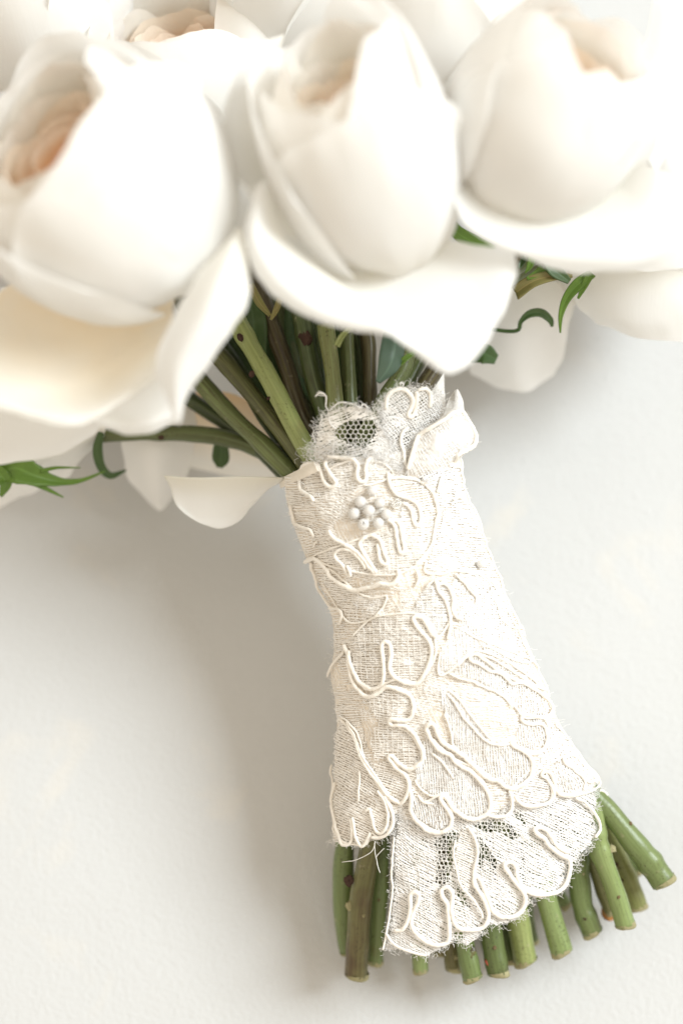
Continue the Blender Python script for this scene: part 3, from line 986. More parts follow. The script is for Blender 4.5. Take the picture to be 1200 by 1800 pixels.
sheet_obj([[(752, 668, 5.4), (764, 655, 5.3), (779, 650, 5.1)], [(752, 690, 5.8), (766, 690, 5.8), (780, 690, 5.5)], [(752, 730, 6.2), (768, 735, 6.3), (783, 745, 5.9)], [(750, 780, 6.4), (768, 780, 6.4), (790, 790, 6.0)]],
          "ribbon_tail", M_SHEET, wrap, noise=0.05)
sheet_obj([[(800, 686, 5.9), (803, 685, 5.9), (806, 690, 5.9)], [(790, 700, 6.1), (803, 698, 6.2), (812, 704, 6.0)], [(783, 716, 6.4), (800, 716, 6.5), (814, 716, 6.2)], [(780, 735, 6.5), (800, 735, 6.6), (815, 735, 6.3)]],
          "frayed_tip", M_SHEET, wrap, noise=0.12)

# fold of plain ribbon at the left of the rim
sheet_obj([[(492, 842, 5.0), (525, 826, 6.3), (552, 812, 6.75)], [(492, 848, 5.0), (528, 834, 6.4), (556, 820, 6.85)], [(494, 858, 5.0), (530, 842, 6.4), (560, 828, 6.85)]],
          "ribbon_edge", M_RIBBON, wrap)

# ------------------------------------------------------------------ fuzz: stray fibres along edges and cords
mb = MB()


def fuzz(px, py, n, length, spread, off0=0.04, fn=F, rad=0.0035):
    k = rng.integers(0, len(px), n)
    for i in k:
        x, y = px[i] + rng.normal(0, spread), py[i] + rng.normal(0, spread)
        a = rng.uniform(0, 6.283); L = length * rng.uniform(0.4, 1.3)
        b = a + rng.normal(0, 1.0)
        xs = np.array([x, x + math.cos(a) * L * .5, x + math.cos(a) * L * .5 + math.cos(b) * L * .5])
        ys = np.array([y, y + math.sin(a) * L * .5, y + math.sin(a) * L * .5 + math.sin(b) * L * .5])
        o = off0 + np.array([0, rng.uniform(0.0, 0.10), rng.uniform(-0.02, 0.12)])
        mb.tube(fn(xs, ys, o), rad * 0.01 * 10 * 0.14, 3, cap=False)


tp = np.array(catmull(TIER + [TIER[0]], 2.0))
fuzz(tp[:, 0], tp[:, 1], 900, 11, 2.5, 0.0)
e1 = catmull(EDGE1, 2.0)
fuzz(e1[:, 0], e1[:, 1], 500, 10, 3, 0.03)
fp = catmull(FLAP1[:10] + FLAP2[:9], 2.0)
fuzz(fp[:, 0], fp[:, 1], 500, 11, 3, 0.02)
rfp = catmull(RFP[5:15], 2.0)
fuzz(rfp[:, 0], rfp[:, 1], 160, 8, 1.5, 0.05, fn=Frf)
rimp = catmull([(545, 800), (600, 800), (640, 800), (680, 812), (720, 830)], 2.0)
fuzz(rimp[:, 0], rimp[:, 1], 500, 13, 9, 0.08)
ax_ = rng.uniform(510, 1000, 1200); ay_ = rng.uniform(830, 1420, 1200)
mk = mask_wrap(ax_, ay_)
fuzz(ax_[mk], ay_[mk], 900, 9, 1, 0.06)
s_side = np.linspace(NECK, EDGE, 300)
for side, cnt in ((-0.985, 130), (0.985, 60)):
    px, py, h = T(s_side, np.full_like(s_side, side))
    fuzz(px, py, cnt, 7, 1.0, 0.0)
o = mb.build("stray_fibre", M_WTHREAD, wrap); o['kind'] = 'stuff'

# two long loose fibres under the left scallops
for pts in ([(662, 1480), (655, 1498), (630, 1512), (607, 1516)], [(660, 1482), (662, 1500), (668, 1520), (672, 1535)], [(678, 1492), (668, 1502), (664, 1508)]):
    c = catmull(pts, 2.0)
    cord_obj(c[:, 0], c[:, 1], 0.008, 0.1, "loose_thread", mat=M_WTHREAD)


# ------------------------------------------------------------------ pearls
def lathe_sphere(mbx, c, r, seg=24, rings=14, hole=None):
    c = np.asarray(c, float)
    th = np.linspace(0, math.pi, rings + 1); ph = np.linspace(0, 2 * math.pi, seg + 1)
    tt, pp = np.meshgrid(th, ph, indexing='ij')
    rr = np.full_like(tt, r)
    d = np.stack([np.sin(tt) * np.cos(pp), np.sin(tt) * np.sin(pp), np.cos(tt)], -1)
    if hole is not None:   # drilled hole: a small dimple round the drilling axis
        z = np.array([0, 0, 1.0]); hv = np.asarray(hole, float); hv = hv / np.linalg.norm(hv)
        ca = (d * hv).sum(-1)
        rr = r * (1 - 0.55 * np.exp(-((1 - ca) / 0.045) ** 2))
        seg_up = True
    mbx.grid(c + d * rr[..., None])


PEARLS = [(654, 865, 10.0, 0), (635, 884, 11.2, 0), (667, 886, 10.6, 0), (625.5, 905, 11.4, 0), (650, 901, 11.4, 0), (678, 906, 10.6, 0), (641, 924, 11.4, 1), (665.5, 922, 10.8, 0)]
for x, y, rp, hole in PEARLS:
    r = 0.93 * rp * pxm(6.6)
    off = r * 100 * 0.75 + 0.06 + (0.06 if (x, y) == (650, 901) else 0)
    c = F(np.array([x]), np.array([y]), off)[0]
    mbp = MB(); lathe_sphere(mbp, c, r, 32, 24, hole=(0.05, -0.1, 1) if hole else None)
    mbp.build("pearl", M_PEARL, wrap)
    if hole:
        mbp = MB()
        a = np.linspace(0, 2 * np.pi, 25)
        ring = c + np.stack([np.cos(a) * r * .27, np.sin(a) * r * .27, np.full_like(a, r * .93)], -1)
        mbp.tube(ring, r * 0.09, 6, cap=False)
        mbp.build("pearl_hole_rim", M_PEARL, wrap)
for x, y, rp in ((695, 887, 9.5), (690, 889, 4.5)):
    r = rp * pxm(6.2)
    c = F(np.array([x]), np.array([y]), r * 100 * 0.7 + 0.05)[0]
    mbp = MB(); lathe_sphere(mbp, c, r)
    mbp.build("clear_bead", M_GLASS, wrap)
r = 7.5 * pxm(5.5)
mbp = MB(); lathe_sphere(mbp, F(np.array([835.0]), np.array([993.0]), 0.16)[0], r)
mbp.build("small_pearl", M_PEARL, wrap)


# ------------------------------------------------------------------ stems
def hmid(t):
    return float(row_at(np.array([t]))[0, 4])


def stem_path(top, s_mid, bottom, d_mid=0.0):
    """top/bottom: lists of (px,py,h). Between them the stem runs inside the wrap."""
    mid = []
    for t, f in ((4.0, 0.8), (6.0, 0.55), (8.0, 0.6)):
        s = s_mid[0] * (1 - (t - 3) / 6.5) + s_mid[1] * ((t - 3) / 6.5)
        s *= f if abs(s) > 0.5 else 1
        px, py, h = T(np.array([t]), np.array([np.clip(s, -0.7, 0.7)]))
        mid.append((float(px[0]), float(py[0]), hmid(t) + d_mid))
    return list(top) + mid + list(bottom)


def build_stem(parent, path, w_top, w_bot, mat, seed, nodes=(), name="stem", cut=True):
    """w_*: width in photo pixels; nodes: fractions (from the bottom, in pixels) where the stem swells"""
    lr = np.random.default_rng(seed)
    pts = catmull([(x, y, h) for x, y, h in path], 5.0)
    q = P(pts[:, 0], pts[:, 1], np.maximum(pts[:, 2], 0.42))
    n = len(q)
    seg = np.r_[0, np.cumsum(np.linalg.norm(np.diff(q, axis=0), axis=1))]
    f = seg / seg[-1]
    w = w_top * (1 - f) + w_bot * f
    r = w / 2 * np.array([pxm(h) for h in pts[:, 2]])
    r = r * (1 + 0.09 * vnoise(seg * 1000, np.full(n, seed * 3.1), 9, 90) + 0.045 * vnoise(seg * 1000, np.full(n, seed * 1.7), 3, 91))
    for nd in nodes:
        i = np.argmin(np.hypot(pts[:, 0] - nd[0], pts[:, 1] - nd[1]))
        r = r * (1 + nd[2] * np.exp(-((seg - seg[i]) / 0.0016) ** 2))
    q = q + np.stack([vnoise(seg * 1000, np.full(n, seed), 14, 92), vnoise(seg * 1000, np.full(n, seed + 9), 14, 93), np.zeros(n)], -1) * 0.0004
    mbx = MB()
    mbx.tube(q, r, 16, cap=True, amp=0.03, lobes=3, twist=30)
    o = mbx.build(name, mat, parent)
    if cut:
        # the cut face: rim and pith, slightly ragged
        t = q[-1] - q[-3]; t /= np.linalg.norm(t)
        u = np.cross(t, [0, 0, 1.0]); u /= np.linalg.norm(u); v = np.cross(u, t)
        a = np.linspace(0, 2 * np.pi, 21)
        tilt = lr.uniform(0.25, 0.6) * (1 if lr.uniform() > 0.5 else -1)
        rows = []
        for k, (rk, dz) in enumerate(((1.01, -0.0006), (1.015, 0.0002), (0.86, 0.0007), (0.5, 0.0005), (0.02, 0.0006))):
            rag = 1 + 0.05 * lr.normal(size=21); rag[-1] = rag[0]
            rows.append(q[-1] + t * (dz + tilt * rk * r[-1] * np.cos(a)[:, None] * (k > 0) * 0.5) + r[-1] * rk * (rag * np.cos(a))[:, None] * u + r[-1] * rk * (rag * np.sin(a))[:, None] * v)
        mbc = MB(); mbc.grid(np.array(rows))
        mbc.build("cut_end", M_CUT, o)
    return o, q, r, pts


def scar(parent, stem, at, size, up=0.9, name="node_scar", mat=None):
    """a bumpy bark scar / bud on the stem near photo pixel `at`"""
    o, q, r, pts = stem
    i = int(np.argmin(np.hypot(pts[:, 0] - at[0], pts[:, 1] - at[1])))
    h = pts[i, 2] + r[i] * 100 * up
    c = P(at[0], at[1], h)
    mbx = MB()
    th = np.linspace(0, math.pi, 9); ph = np.linspace(0, 2 * math.pi, 15)
    tt, pp = np.meshgrid(th, ph, indexing='ij')
    rr = size * pxm(4) * (1 + 0.5 * vnoise(tt * 5 + at[0], np.cos(pp) * 4 + np.sin(pp) * 3, 2.0, 95))
    d = np.stack([np.sin(tt) * np.cos(pp) * 1.0, np.sin(tt) * np.sin(pp) * 1.2, np.cos(tt) * 0.28], -1)
    mbx.grid(c + d * rr[..., None])
    return mbx.build(name, mat or M_SCAR, o)


GR = "cut rose stems bound in the bouquet"
STEMS = {}


def rose_stem(label, top, smid, bottom, wt, wb, mat, seed, nodes=(), dm=0.0):
    e = thing("rose_stem", label, "stem", P(bottom[-1][0], bottom[-1][1], bottom[-1][2]), GR)
    st = build_stem(e, stem_path(top, smid, bottom, dm), wt, wb, M_STEM[mat], seed, nodes)
    return e, st


# bottoms: photo pixels and heights
BOT = dict(
    b1=[(655, 1440, 2.9), (648, 1500, 2.5), (632, 1590, 1.9), (627, 1660, 1.5), (626, 1712, 1.2)],
    b2=[(612, 1440, 2.3), (604, 1490, 2.0), (603, 1560, 1.5), (610, 1640, 1.0), (616, 1672, 0.8)],
    b3=[(674, 1440, 2.3), (670, 1500, 1.9), (664, 1590, 1.3), (655, 1692, 0.75)],
    b4=[(728, 1560, 1.9), (734, 1640, 1.4), (739, 1707, 1.1)],
    b5=[(775, 1560, 1.7), (788, 1640, 1.2), (797, 1702, 0.9)],
    b6=[(800, 1540, 2.4), (815, 1640, 1.9), (829, 1718, 1.6)],
    b7=[(845, 1520, 2.4), (860, 1620, 1.9), (874, 1712, 1.6)],
    b8=[(872, 1540, 1.6), (884, 1630, 1.0), (896, 1690, 0.8)],
    b9=[(885, 1500, 2.2), (905, 1600, 1.7), (922, 1688, 1.3)],
    b10=[(935, 1490, 2.3), (958, 1580, 1.8), (986, 1674, 1.4)],
    b10b=[(958, 1500, 1.4), (975, 1560, 0.9), (994, 1592, 0.7)],
    b11=[(1000, 1460, 2.2), (1015, 1540, 1.7), (1022, 1590, 1.5), (1040, 1640, 1.3)],
    b12=[(1010, 1440, 1.9), (1042, 1515, 1.5), (1074, 1600, 1.1)],
    b13=[(1020, 1400, 2.8), (1050, 1480, 2.5), (1075, 1550, 2.2), (1098, 1628, 1.9)],
    b14=[(1035, 1400, 2.0), (1070, 1475, 1.6), (1098, 1540, 1.3), (1118, 1597, 1.1)],
    b15=[(950, 1325, 2.6), (1012, 1375, 2.6), (1062, 1422, 2.55), (1110, 1478, 2.4), (1145, 1520, 2.2), (1167, 1549, 2.1)],
    b16=[(1050, 1420, 1.4), (1095, 1495, 0.8), (1122, 1528, 0.6)],
    b18=[(845, 1540, 1.2), (858, 1640, 0.8), (868, 1682, 0.6)],
    b19=[(905, 1520, 1.3), (925, 1610, 0.8), (934, 1655, 0.6)],
    b17=[(745, 1540, 1.3), (760, 1620, 0.9), (772, 1676, 0.7)],
)
HN = 5.2
TOP = dict(
    t2=[(300, 610, 5.0), (350, 668, 5.0), (420, 742, 5.1), (500, 822, 5.3)],
    t3=[(350, 585, 5.4), (390, 632, 5.4), (455, 712, 5.5), (535, 812, 5.6)],
    t4=[(395, 520, 6.1), (430, 585, 6.1), (485, 690, 6.1), (545, 800, 6.1)],
    t4b=[(290, 670, 4.2), (335, 702, 4.2), (400, 748, 4.3), (480, 815, 4.6)],
    t5=[(440, 470, 5.6), (465, 540, 5.5), (505, 650, 5.4), (550, 770, 5.4)],
    t6=[(525, 500, 6.2), (536, 580, 6.1), (552, 660, 6.0), (575, 740, 6.0), (590, 810, 5.8)],
    t6b=[(480, 500, 4.9), (505, 590, 4.8), (535, 690, 4.7), (570, 790, 4.7)],
    t7=[(562, 500, 6.6), (574, 570, 6.5), (584, 650, 6.4), (592, 740, 6.2), (605, 830, 5.9)],
    t8=[(604, 530, 6.2), (608, 600, 6.1), (613, 690, 6.0), (622, 770, 5.9), (630, 840, 5.7)],
    t9=[(622, 540, 5.4), (632, 620, 5.3), (640, 700, 5.2), (650, 800, 5.1)],
    t10=[(645, 540, 5.7), (649, 610, 5.7), (652, 680, 5.6), (660, 780, 5.5)],
    t11=[(745, 590, 6.3), (705, 655, 6.3), (668, 715, 6.3), (640, 800, 6.1)],
    t12=[(765, 570, 5.4), (735, 640, 5.5), (705, 705, 5.6), (675, 800, 5.5)],
    t13=[(800, 590, 5.8), (765, 648, 5.9), (735, 700, 5.9), (700, 790, 5.8)],
    t1=[(120, 772, 3.3), (200, 763, 3.4), (300, 760, 3.5), (395, 770, 3.7), (470, 800, 3.8), (530, 860, 3.9)],
    tx1=[(540, 640, 4.3), (560, 720, 4.4), (590, 820, 4.5)],
    tx2=[(580, 640, 4.2), (600, 720, 4.3), (620, 820, 4.4)],
    tx4=[(375, 580, 4.9), (415, 650, 4.9), (470, 740, 5.0), (540, 830, 5.0)],
    tx5=[(548, 520, 5.2), (556, 600, 5.1), (568, 690, 5.0), (590, 800, 5.0)],
    tx3=[(480, 640, 4.0), (520, 730, 4.2), (580, 830, 4.4)],
)

for _k in TOP:
    if _k == 't1': continue
    TOP[_k] = [(x, y, h - 0.7) for x, y, h in TOP[_k]]
s, st = rose_stem("dark green filler stem added to darken the gap left of the speckled one", TOP['tx4'], (-0.4, 0.2), BOT['b18'], 30, 26, 4, 15)  # extra stem, added to darken the gap between the others
s, st = rose_stem("dark filler stem added deepest among the stems under the middle rose", TOP['tx5'], (-0.1, 0.3), BOT['b19'], 32, 26, 4, 16)  # another added stem, keeps the space under the bloom dark
s, st = rose_stem("dark olive stem whose cut end is second from the right, scarred by thorns", [(290, 470, 5.2)] + TOP['t3'], (-0.5, 0.6), BOT['b14'], 31, 36, 2, 3, nodes=[(1098, 1540, 0.06)])
scar(s, st, (1083, 1515), 5, name="thorn_scar"); scar(s, st, (1095, 1545), 4, name="thorn_scar")
s, st = rose_stem("dark stem lowest of the leaning bunch left of the lace rim", [(180, 620, 3.8)] + TOP['t4b'], (-0.6, 0.7), BOT['b16'], 28, 24, 4, 5)
s, st = rose_stem("mottled green stem with a dark knot near its cut end, left of the brightest stem", [(450, 380, 4.6)] + TOP['t6b'], (-0.2, 0.5), BOT['b11'], 30, 38, 0, 7, nodes=[(1030, 1608, 0.10)])
scar(s, st, (1030, 1608), 7, 0.8)
s, st = rose_stem("slim straight green stem beside the yellowish one above the net flap", [(598, 430, 6.0)] + TOP['t8'], (0.0, 0.1), BOT['b6'], 25, 32, 0, 8, nodes=[(826, 1690, 0.05)])
scar(s, st, (826, 1672), 9, 0.75, mat=M_STEM[3])
s, st = rose_stem("narrow shaded stem just right of the slim straight green stem", [(605, 430, 5.0)] + TOP['t9'], (0.0, 0.2), BOT['b8'], 22, 22, 4, 9)
s, st = rose_stem("short green stem end just under the lower left corner of the lace tier", TOP['tx1'], (-0.1, -0.2), BOT['b4'], 24, 28, 1, 12)
s, st = rose_stem("small pale stem end half hidden behind a thicker green one", TOP['tx2'], (0, 0.4), BOT['b10b'], 24, 22, 1, 13)
s, st = rose_stem("short brown stem end peeping from under the lace hem", TOP['tx3'], (0, -0.1), BOT['b17'], 24, 28, 3, 14)

EXTRA = dict()


# ------------------------------------------------------------------ petals
def grid_petal(parent, ctrl, mat=M_PETAL, th=0, n=36, m=36, ruffle=0.03, seed=1, name="petal", flip=False):
    g = flap(ctrl, n, m)
    e = np.linspace(-1, 1, m)[None, :]; v = np.linspace(0, 1, n)[:, None]
    edge = np.maximum(np.abs(e) ** 4, v ** 5)
    h = g[..., 2] + parent.get('lift', 0.0) + ruffle * (vnoise(g[..., 0], g[..., 1], 55, seed) + 1.2 * edge * vnoise(g[..., 0], g[..., 1], 24, seed + 1))
    px = g[..., 0] + edge * 3 * vnoise(g[..., 1], g[..., 0], 30, seed + 2)
    py = g[..., 1] + edge * 3 * vnoise(g[..., 0], g[..., 1], 30, seed + 3)
    mbx = MB(); mbx.grid(P(px, py, h))
    o = mbx.build(name, mat, parent)
    if th: solidify(o, th)
    return o


def head(parent, cpx, ch, r_cm, axis, layers, seed, elong=1.12, drop=None, front=None):
    """rose cup: layers of overlapping petals round `axis`. layer = (radius, lip polar angle deg, count, halfwidth deg, flare, material, phase)"""
    lr = np.random.default_rng(seed)
    c = P(cpx[0], cpx[1], ch + parent.get('lift', 0.0))
    a = np.asarray(axis, float); a /= np.linalg.norm(a)
    ref = np.array([0, 0, 1.0]) if abs(a[2]) < 0.9 else np.array([0, 1.0, 0])
    u = np.cross(ref, a); u /= np.linalg.norm(u); w = np.cross(a, u)
    ph_off = 0.0
    if front is not None:
        fv = np.array(front, float)
        ph_off = math.atan2(float(fv @ w), float(fv @ u)) - math.radians(layers[0][6])
    for (rf_, lip, cnt, hw, flare, mat, phase) in layers:
        for k in range(cnt):
            ph0 = ph_off + math.radians(phase) + 2 * math.pi * k / cnt + lr.uniform(-0.12, 0.12)
            n, m = 30, 30
            v = np.linspace(0, 1, n)[:, None]; e = np.linspace(-1, 1, m)[None, :]
            lipk = math.radians(lip + lr.uniform(-7, 7))
            if drop is not None and rf_ > 0.8:
                dv = math.cos(ph0) * u + math.sin(ph0) * w
                dd = np.array(drop[:3], float); dd /= np.linalg.norm(dd)
                lipk += math.radians(drop[3]) * max(0.0, float(dv @ dd) - 0.2)
            top = 1 - 0.30 * np.abs(e) ** 3.5 + 0.045 * vnoise(e * 2.2 + k * 7 + rf_ * 31, v * 0 + seed, 1.0, seed + 5)
            th = math.radians(172) + (lipk - math.radians(172)) * v * top
            width = math.radians(hw) * np.sin(np.clip(v * 2.2 + 0.32, 0, math.pi / 2)) ** 0.8 * (1 - 0.10 * v ** 4)
            ph = ph0 + e * width
            rr = r_cm * rf_ * (1 + 0.035 * e + 0.0 * v)
            rr = rr * (1 + flare * np.clip((v - 0.78) / 0.22, 0, 1) ** 2)
            rr = rr * (1 + 0.03 * vnoise(ph * 1.3 + 9, th * 1.6, 1.0, seed + 2) + 0.012 * vnoise(ph * 5, th * 2.0, 1.0, seed + 3) + (0.025 * v ** 6) * vnoise(ph * 6 + k, th * 3, 1.0, seed + 31))
            z = np.cos(th) * elong + (1 - rf_) * 0.46 / rf_
            xy = np.sin(th)
            pts = c + 0.01 * (rr * xy)[..., None] * (np.cos(ph)[..., None] * u + np.sin(ph)[..., None] * w) + 0.01 * (rr * z)[..., None] * a
            mbx = MB(); mbx.grid(pts)
            mbx.build("petal", mat, parent)
    return c, a


def leaf(parent, pts, wid, mat=M_LEAF, fold=0.25, name="sepal", th=0.0004, serr=0.0, side=(0, 0, 1), seed=1):
    """pts: centre line (px,py,h); wid: widths in px along it"""
    p = resample(np.asarray(pts, float), 28)
    w = resample(np.asarray([(x, 0) for x in wid], float), 28)[:, 0]
    q = P(p[:, 0], p[:, 1], p[:, 2])
    t = np.gradient(q, axis=0); t /= np.linalg.norm(t, axis=1, keepdims=True)
    s = np.cross(t, np.asarray(side, float)); s /= np.linalg.norm(s, axis=1, keepdims=True)
    nrm = np.cross(s, t)
    e = np.linspace(-1, 1, 9)
    ww = w * pxm(4) / 2
    ser = 1 + serr * (np.abs((np.arange(28) * 0.5) % 2 - 1) - 0.5)[:, None] * (np.abs(e) > 0.8)[None, :]
    g = q[:, None, :] + (ww[:, None] * e[None, :] * ser)[..., None] * s[:, None, :] + (ww[:, None] * fold * (np.abs(e)[None, :] - 0.5))[..., None] * nrm[:, None, :]
    mbx = MB(); mbx.grid(g)
    o = mbx.build(name, mat, parent)
    solidify(o, th)
    return o


def axis_px(c, ch, tip, tiph):
    return P(tip[0], tip[1], tiph) - P(c[0], c[1], ch)


LIFT = 3.0
RG = "white garden roses in the bouquet"


def std_layers(ph=0):
    return [
        (1.03, 44, 3, 84, 0.10, M_PETAL, ph),
        (0.96, 40, 3, 80, 0.05, M_PETAL, ph + 58),
        (0.85, 42, 3, 74, 0.03, M_CREAM, ph + 25),
        (0.70, 50, 3, 66, 0.03, M_CREAM, ph + 70),
        (0.57, 56, 3, 72, 0.02, M_PEACH, ph + 10),
        (0.43, 58, 3, 72, 0.02, M_PEACH, ph + 65),
        (0.28, 56, 2, 100, 0.0, M_PEACH, ph + 25),
    ]


# ---- left rose
L = thing("garden_rose", "big white garden rose at the left edge with an orange glow deep in its cup", "rose", P(190, 330, 8.0), RG)
L['lift'] = LIFT
head(L, (172, 325), 7.8, 2.72, axis_px((172, 325), 7.8, (40, 190), 9.7), std_layers(-60), 41, 1.08, drop=(-1, -0.2, 0.2, 14), front=(0.75, -0.7, 0.4))
grid_petal(L, [[(40, 480, 6.6), (140, 545, 6.6), (230, 560, 6.6), (310, 500, 6.8)],
               [(-20, 540, 6.1), (90, 620, 6.0), (200, 630, 6.1), (300, 575, 6.5)],
               [(-40, 620, 6.4), (70, 690, 6.5), (180, 690, 6.6), (285, 620, 6.9)],
               [(-50, 680, 7.1), (62, 722, 7.3), (165, 722, 7.3), (288, 645, 7.3)],
               [(-55, 700, 7.2), (65, 738, 7.3), (150, 742, 7.3), (285, 662, 7.2)]], M_BLUSH, seed=2)
grid_petal(L, [[(150, 640, 5.0), (220, 620, 5.2), (300, 590, 5.3)], [(150, 700, 5.6), (225, 690, 5.8), (310, 660, 6.0)],
               [(165, 735, 6.6), (232, 745, 6.7), (318, 715, 6.7)], [(185, 752, 6.3), (240, 766, 6.4), (318, 742, 6.4)]], seed=5)
grid_petal(L, [[(417, 400, 8.2), (420, 399, 8.2), (424, 402, 8.2)], [(352, 478, 8.5), (398, 465, 9.0), (438, 474, 8.3)], [(302, 558, 8.4), (362, 560, 9.0), (430, 545, 8.1)],
               [(274, 640, 8.2), (318, 640, 8.6), (368, 640, 8.0)], [(292, 702, 7.9), (310, 702, 8.1), (330, 690, 7.8)], [(309, 742, 7.6), (313, 745, 7.6), (318, 738, 7.6)]], seed=8, ruffle=0.02)
grid_petal(L, [[(-30, 600, 5.2), (80, 660, 5.2), (200, 690, 5.3)], [(-30, 700, 5.1), (80, 725, 5.3), (195, 722, 5.3)], [(-30, 770, 4.9), (80, 775, 5.0), (180, 748, 5.0)], [(-30, 818, 4.6), (90, 803, 4.6), (165, 765, 4.7)]], seed=11)
st = build_stem(L, stem_path([(200, 470, 7.6), (255, 545, 5.9)] + TOP['t2'], (-0.6, 0.6), BOT['b13']), 31, 36, M_STEM[6], 20, nodes=[(1052, 1462, 0.20), (1063, 1492, 0.16)])
scar(L, st, (1075, 1493), 6, 0.6, name="node_scar", mat=M_CUT)

# ---- middle rose
Mr = thing("garden_rose", "white garden rose in the middle directly above the lace wrap with peach centre", "rose", P(635, 270, 8.5), RG)
Mr['lift'] = LIFT
head(Mr, (632, 250), 8.4, 1.98, axis_px((632, 250), 8.4, (588, 95), 9.9), std_layers(100), 52, 1.5, drop=(0, -1, 0.2, 32), front=(0.25, -1, 0.3))
grid_petal(Mr, [[(500, 60, 7.6), (470, 180, 7.6), (470, 300, 7.6), (520, 420, 7.6)], [(440, 80, 7.9), (410, 180, 7.9), (415, 290, 8.0), (470, 400, 7.9)],
                [(420, 120, 8.4), (392, 200, 8.5), (398, 280, 8.6), (450, 350, 8.5)]], seed=14)
grid_petal(Mr, [[(478, 330, 8.2), (490, 400, 8.1), (530, 450, 8.0), (600, 500, 7.8), (660, 540, 7.7)],
                [(466, 318, 8.7), (468, 405, 8.6), (510, 462, 8.5), (580, 520, 8.2), (665, 560, 8.0)],
                [(452, 325, 8.8), (445, 420, 8.8), (490, 500, 8.6), (570, 552, 8.3), (680, 580, 8.0)],
                [(442, 345, 8.5), (430, 425, 8.4), (470, 508, 8.2), (560, 566, 8.0), (690, 592, 7.8)]], seed=17, ruffle=0.015)
grid_petal(Mr, [[(530, 450, 6.9), (610, 470, 6.9), (690, 455, 6.9), (745, 415, 6.9)],
                [(570, 500, 7.2), (665, 510, 7.2), (770, 470, 7.3), (830, 430, 7.3)],
                [(620, 545, 7.7), (715, 560, 7.6), (825, 520, 7.6), (880, 436, 7.6)],
                [(665, 575, 8.0), (760, 615, 7.9), (860, 550, 7.8), (905, 445, 7.6)],
                [(690, 592, 7.9), (797, 657, 7.7), (872, 572, 7.6), (908, 480, 7.5)]], seed=20, ruffle=0.02)
grid_petal(Mr, [[(475, 350, 7.3), (580, 425, 7.0), (710, 425, 7.0)], [(484, 420, 7.3), (565, 485, 7.1), (690, 500, 7.0)], [(508, 492, 7.7), (565, 532, 7.5), (670, 572, 7.5)]], seed=21)
st = build_stem(Mr, stem_path(TOP['t7'][1:], (-0.1, 0.3), BOT['b10']), 28, 38, M_STEM[1], 21, nodes=[(590, 590, 0.06)])
leaf(Mr, [(592, 608, 6.9), (600, 592, 7.0), (612, 580, 7.0), (622, 572, 6.9)], [10, 9, 6, 3], M_STEM[5], 0.6, "side_shoot")

# ---- right rose
R = thing("garden_rose", "white garden rose at upper right with pale peach petals at its top", "rose", P(965, 210, 8.2), RG)
R['lift'] = LIFT
head(R, (962, 195), 8.2, 2.05, axis_px((962, 195), 8.2, (1075, 25), 9.9), std_layers(-90), 63, 1.15, front=(-0.2, -1, 0.3))
grid_petal(R, [[(810, 250, 7.2), (860, 310, 7.2), (930, 345, 7.2), (1020, 345, 7.2), (1080, 310, 7.2), (1110, 250, 7.2)],
               [(800, 300, 7.9), (850, 365, 7.9), (930, 400, 7.9), (1020, 400, 7.9), (1100, 360, 7.9), (1135, 290, 7.9)],
               [(792, 312, 8.3), (830, 385, 8.2), (915, 425, 8.2), (1020, 430, 8.2), (1120, 405, 8.2), (1180, 310, 8.2)],
               [(790, 330, 8.4), (822, 398, 8.3), (910, 443, 8.2), (1010, 462, 8.1), (1130, 455, 8.0), (1230, 360, 8.0)],
               [(795, 348, 8.1), (835, 412, 7.9), (920, 452, 7.8), (1000, 478, 7.6), (1110, 475, 7.5), (1240, 465, 7.5)]], seed=25)
st = build_stem(R, stem_path([(930, 400, 6.6), (890, 470, 6.0), (840, 540, 5.8)] + TOP['t13'], (0.2, -0.6), BOT['b1']), 29, 40, M_STEM[3], 22, nodes=[(615, 1560, 0.05)])
scar(R, st, (613, 1548), 8, 0.6, mat=M_SCAR); scar(R, st, (614, 1592), 6, 0.6, name="pale_scar", mat=M_CUT)
# its sepals
leaf(R, [(905, 515, 5.6), (935, 495, 5.9), (970, 485, 6.0), (1005, 485, 5.9)], [26, 22, 18, 6], M_LEAF_Y, 0.4)
leaf(R, [(1040, 480, 5.9), (1015, 500, 5.9), (995, 525, 5.7), (985, 555, 5.5), (984, 585, 5.3)], [16, 20, 15, 8, 2], M_LEAF, 0.4)
leaf(R, [(1034, 486, 6.0), (1025, 505, 5.9), (1015, 525, 5.8)], [14, 10, 3], M_LEAF, 0.4)
leaf(R, [(960, 455, 6.2), (975, 475, 6.1), (1000, 495, 6.0)], [20, 26, 10], M_LEAF_D, 0.3)
leaf(R, [(935, 450, 6.1), (930, 468, 6.0), (922, 480, 5.9)], [14, 10, 2], M_LEAF, 0.3)
leaf(R, [(903, 440, 5.9), (915, 455, 5.9), (912, 472, 5.9)], [24, 18, 4], M_LEAF_D, 0.3)
leaf(R, [(955, 470, 6.0), (945, 480, 5.95), (925, 490, 5.9)], [16, 14, 6], M_LEAF, 0.3)
leaf(R, [(800, 385, 7.0), (780, 400, 6.9), (755, 415, 6.9)], [12, 16, 8], M_LEAF_D, 0.3)
leaf(R, [(790, 375, 7.0), (800, 405, 6.9), (830, 425, 6.8), (870, 440, 6.7)], [10, 22, 26, 14], M_LEAF, 0.3)
leaf(R, [(788, 380, 7.05), (784, 400, 7.0), (790, 415, 7.0)], [5, 6, 2], M_LEAF_Y, 0.3)

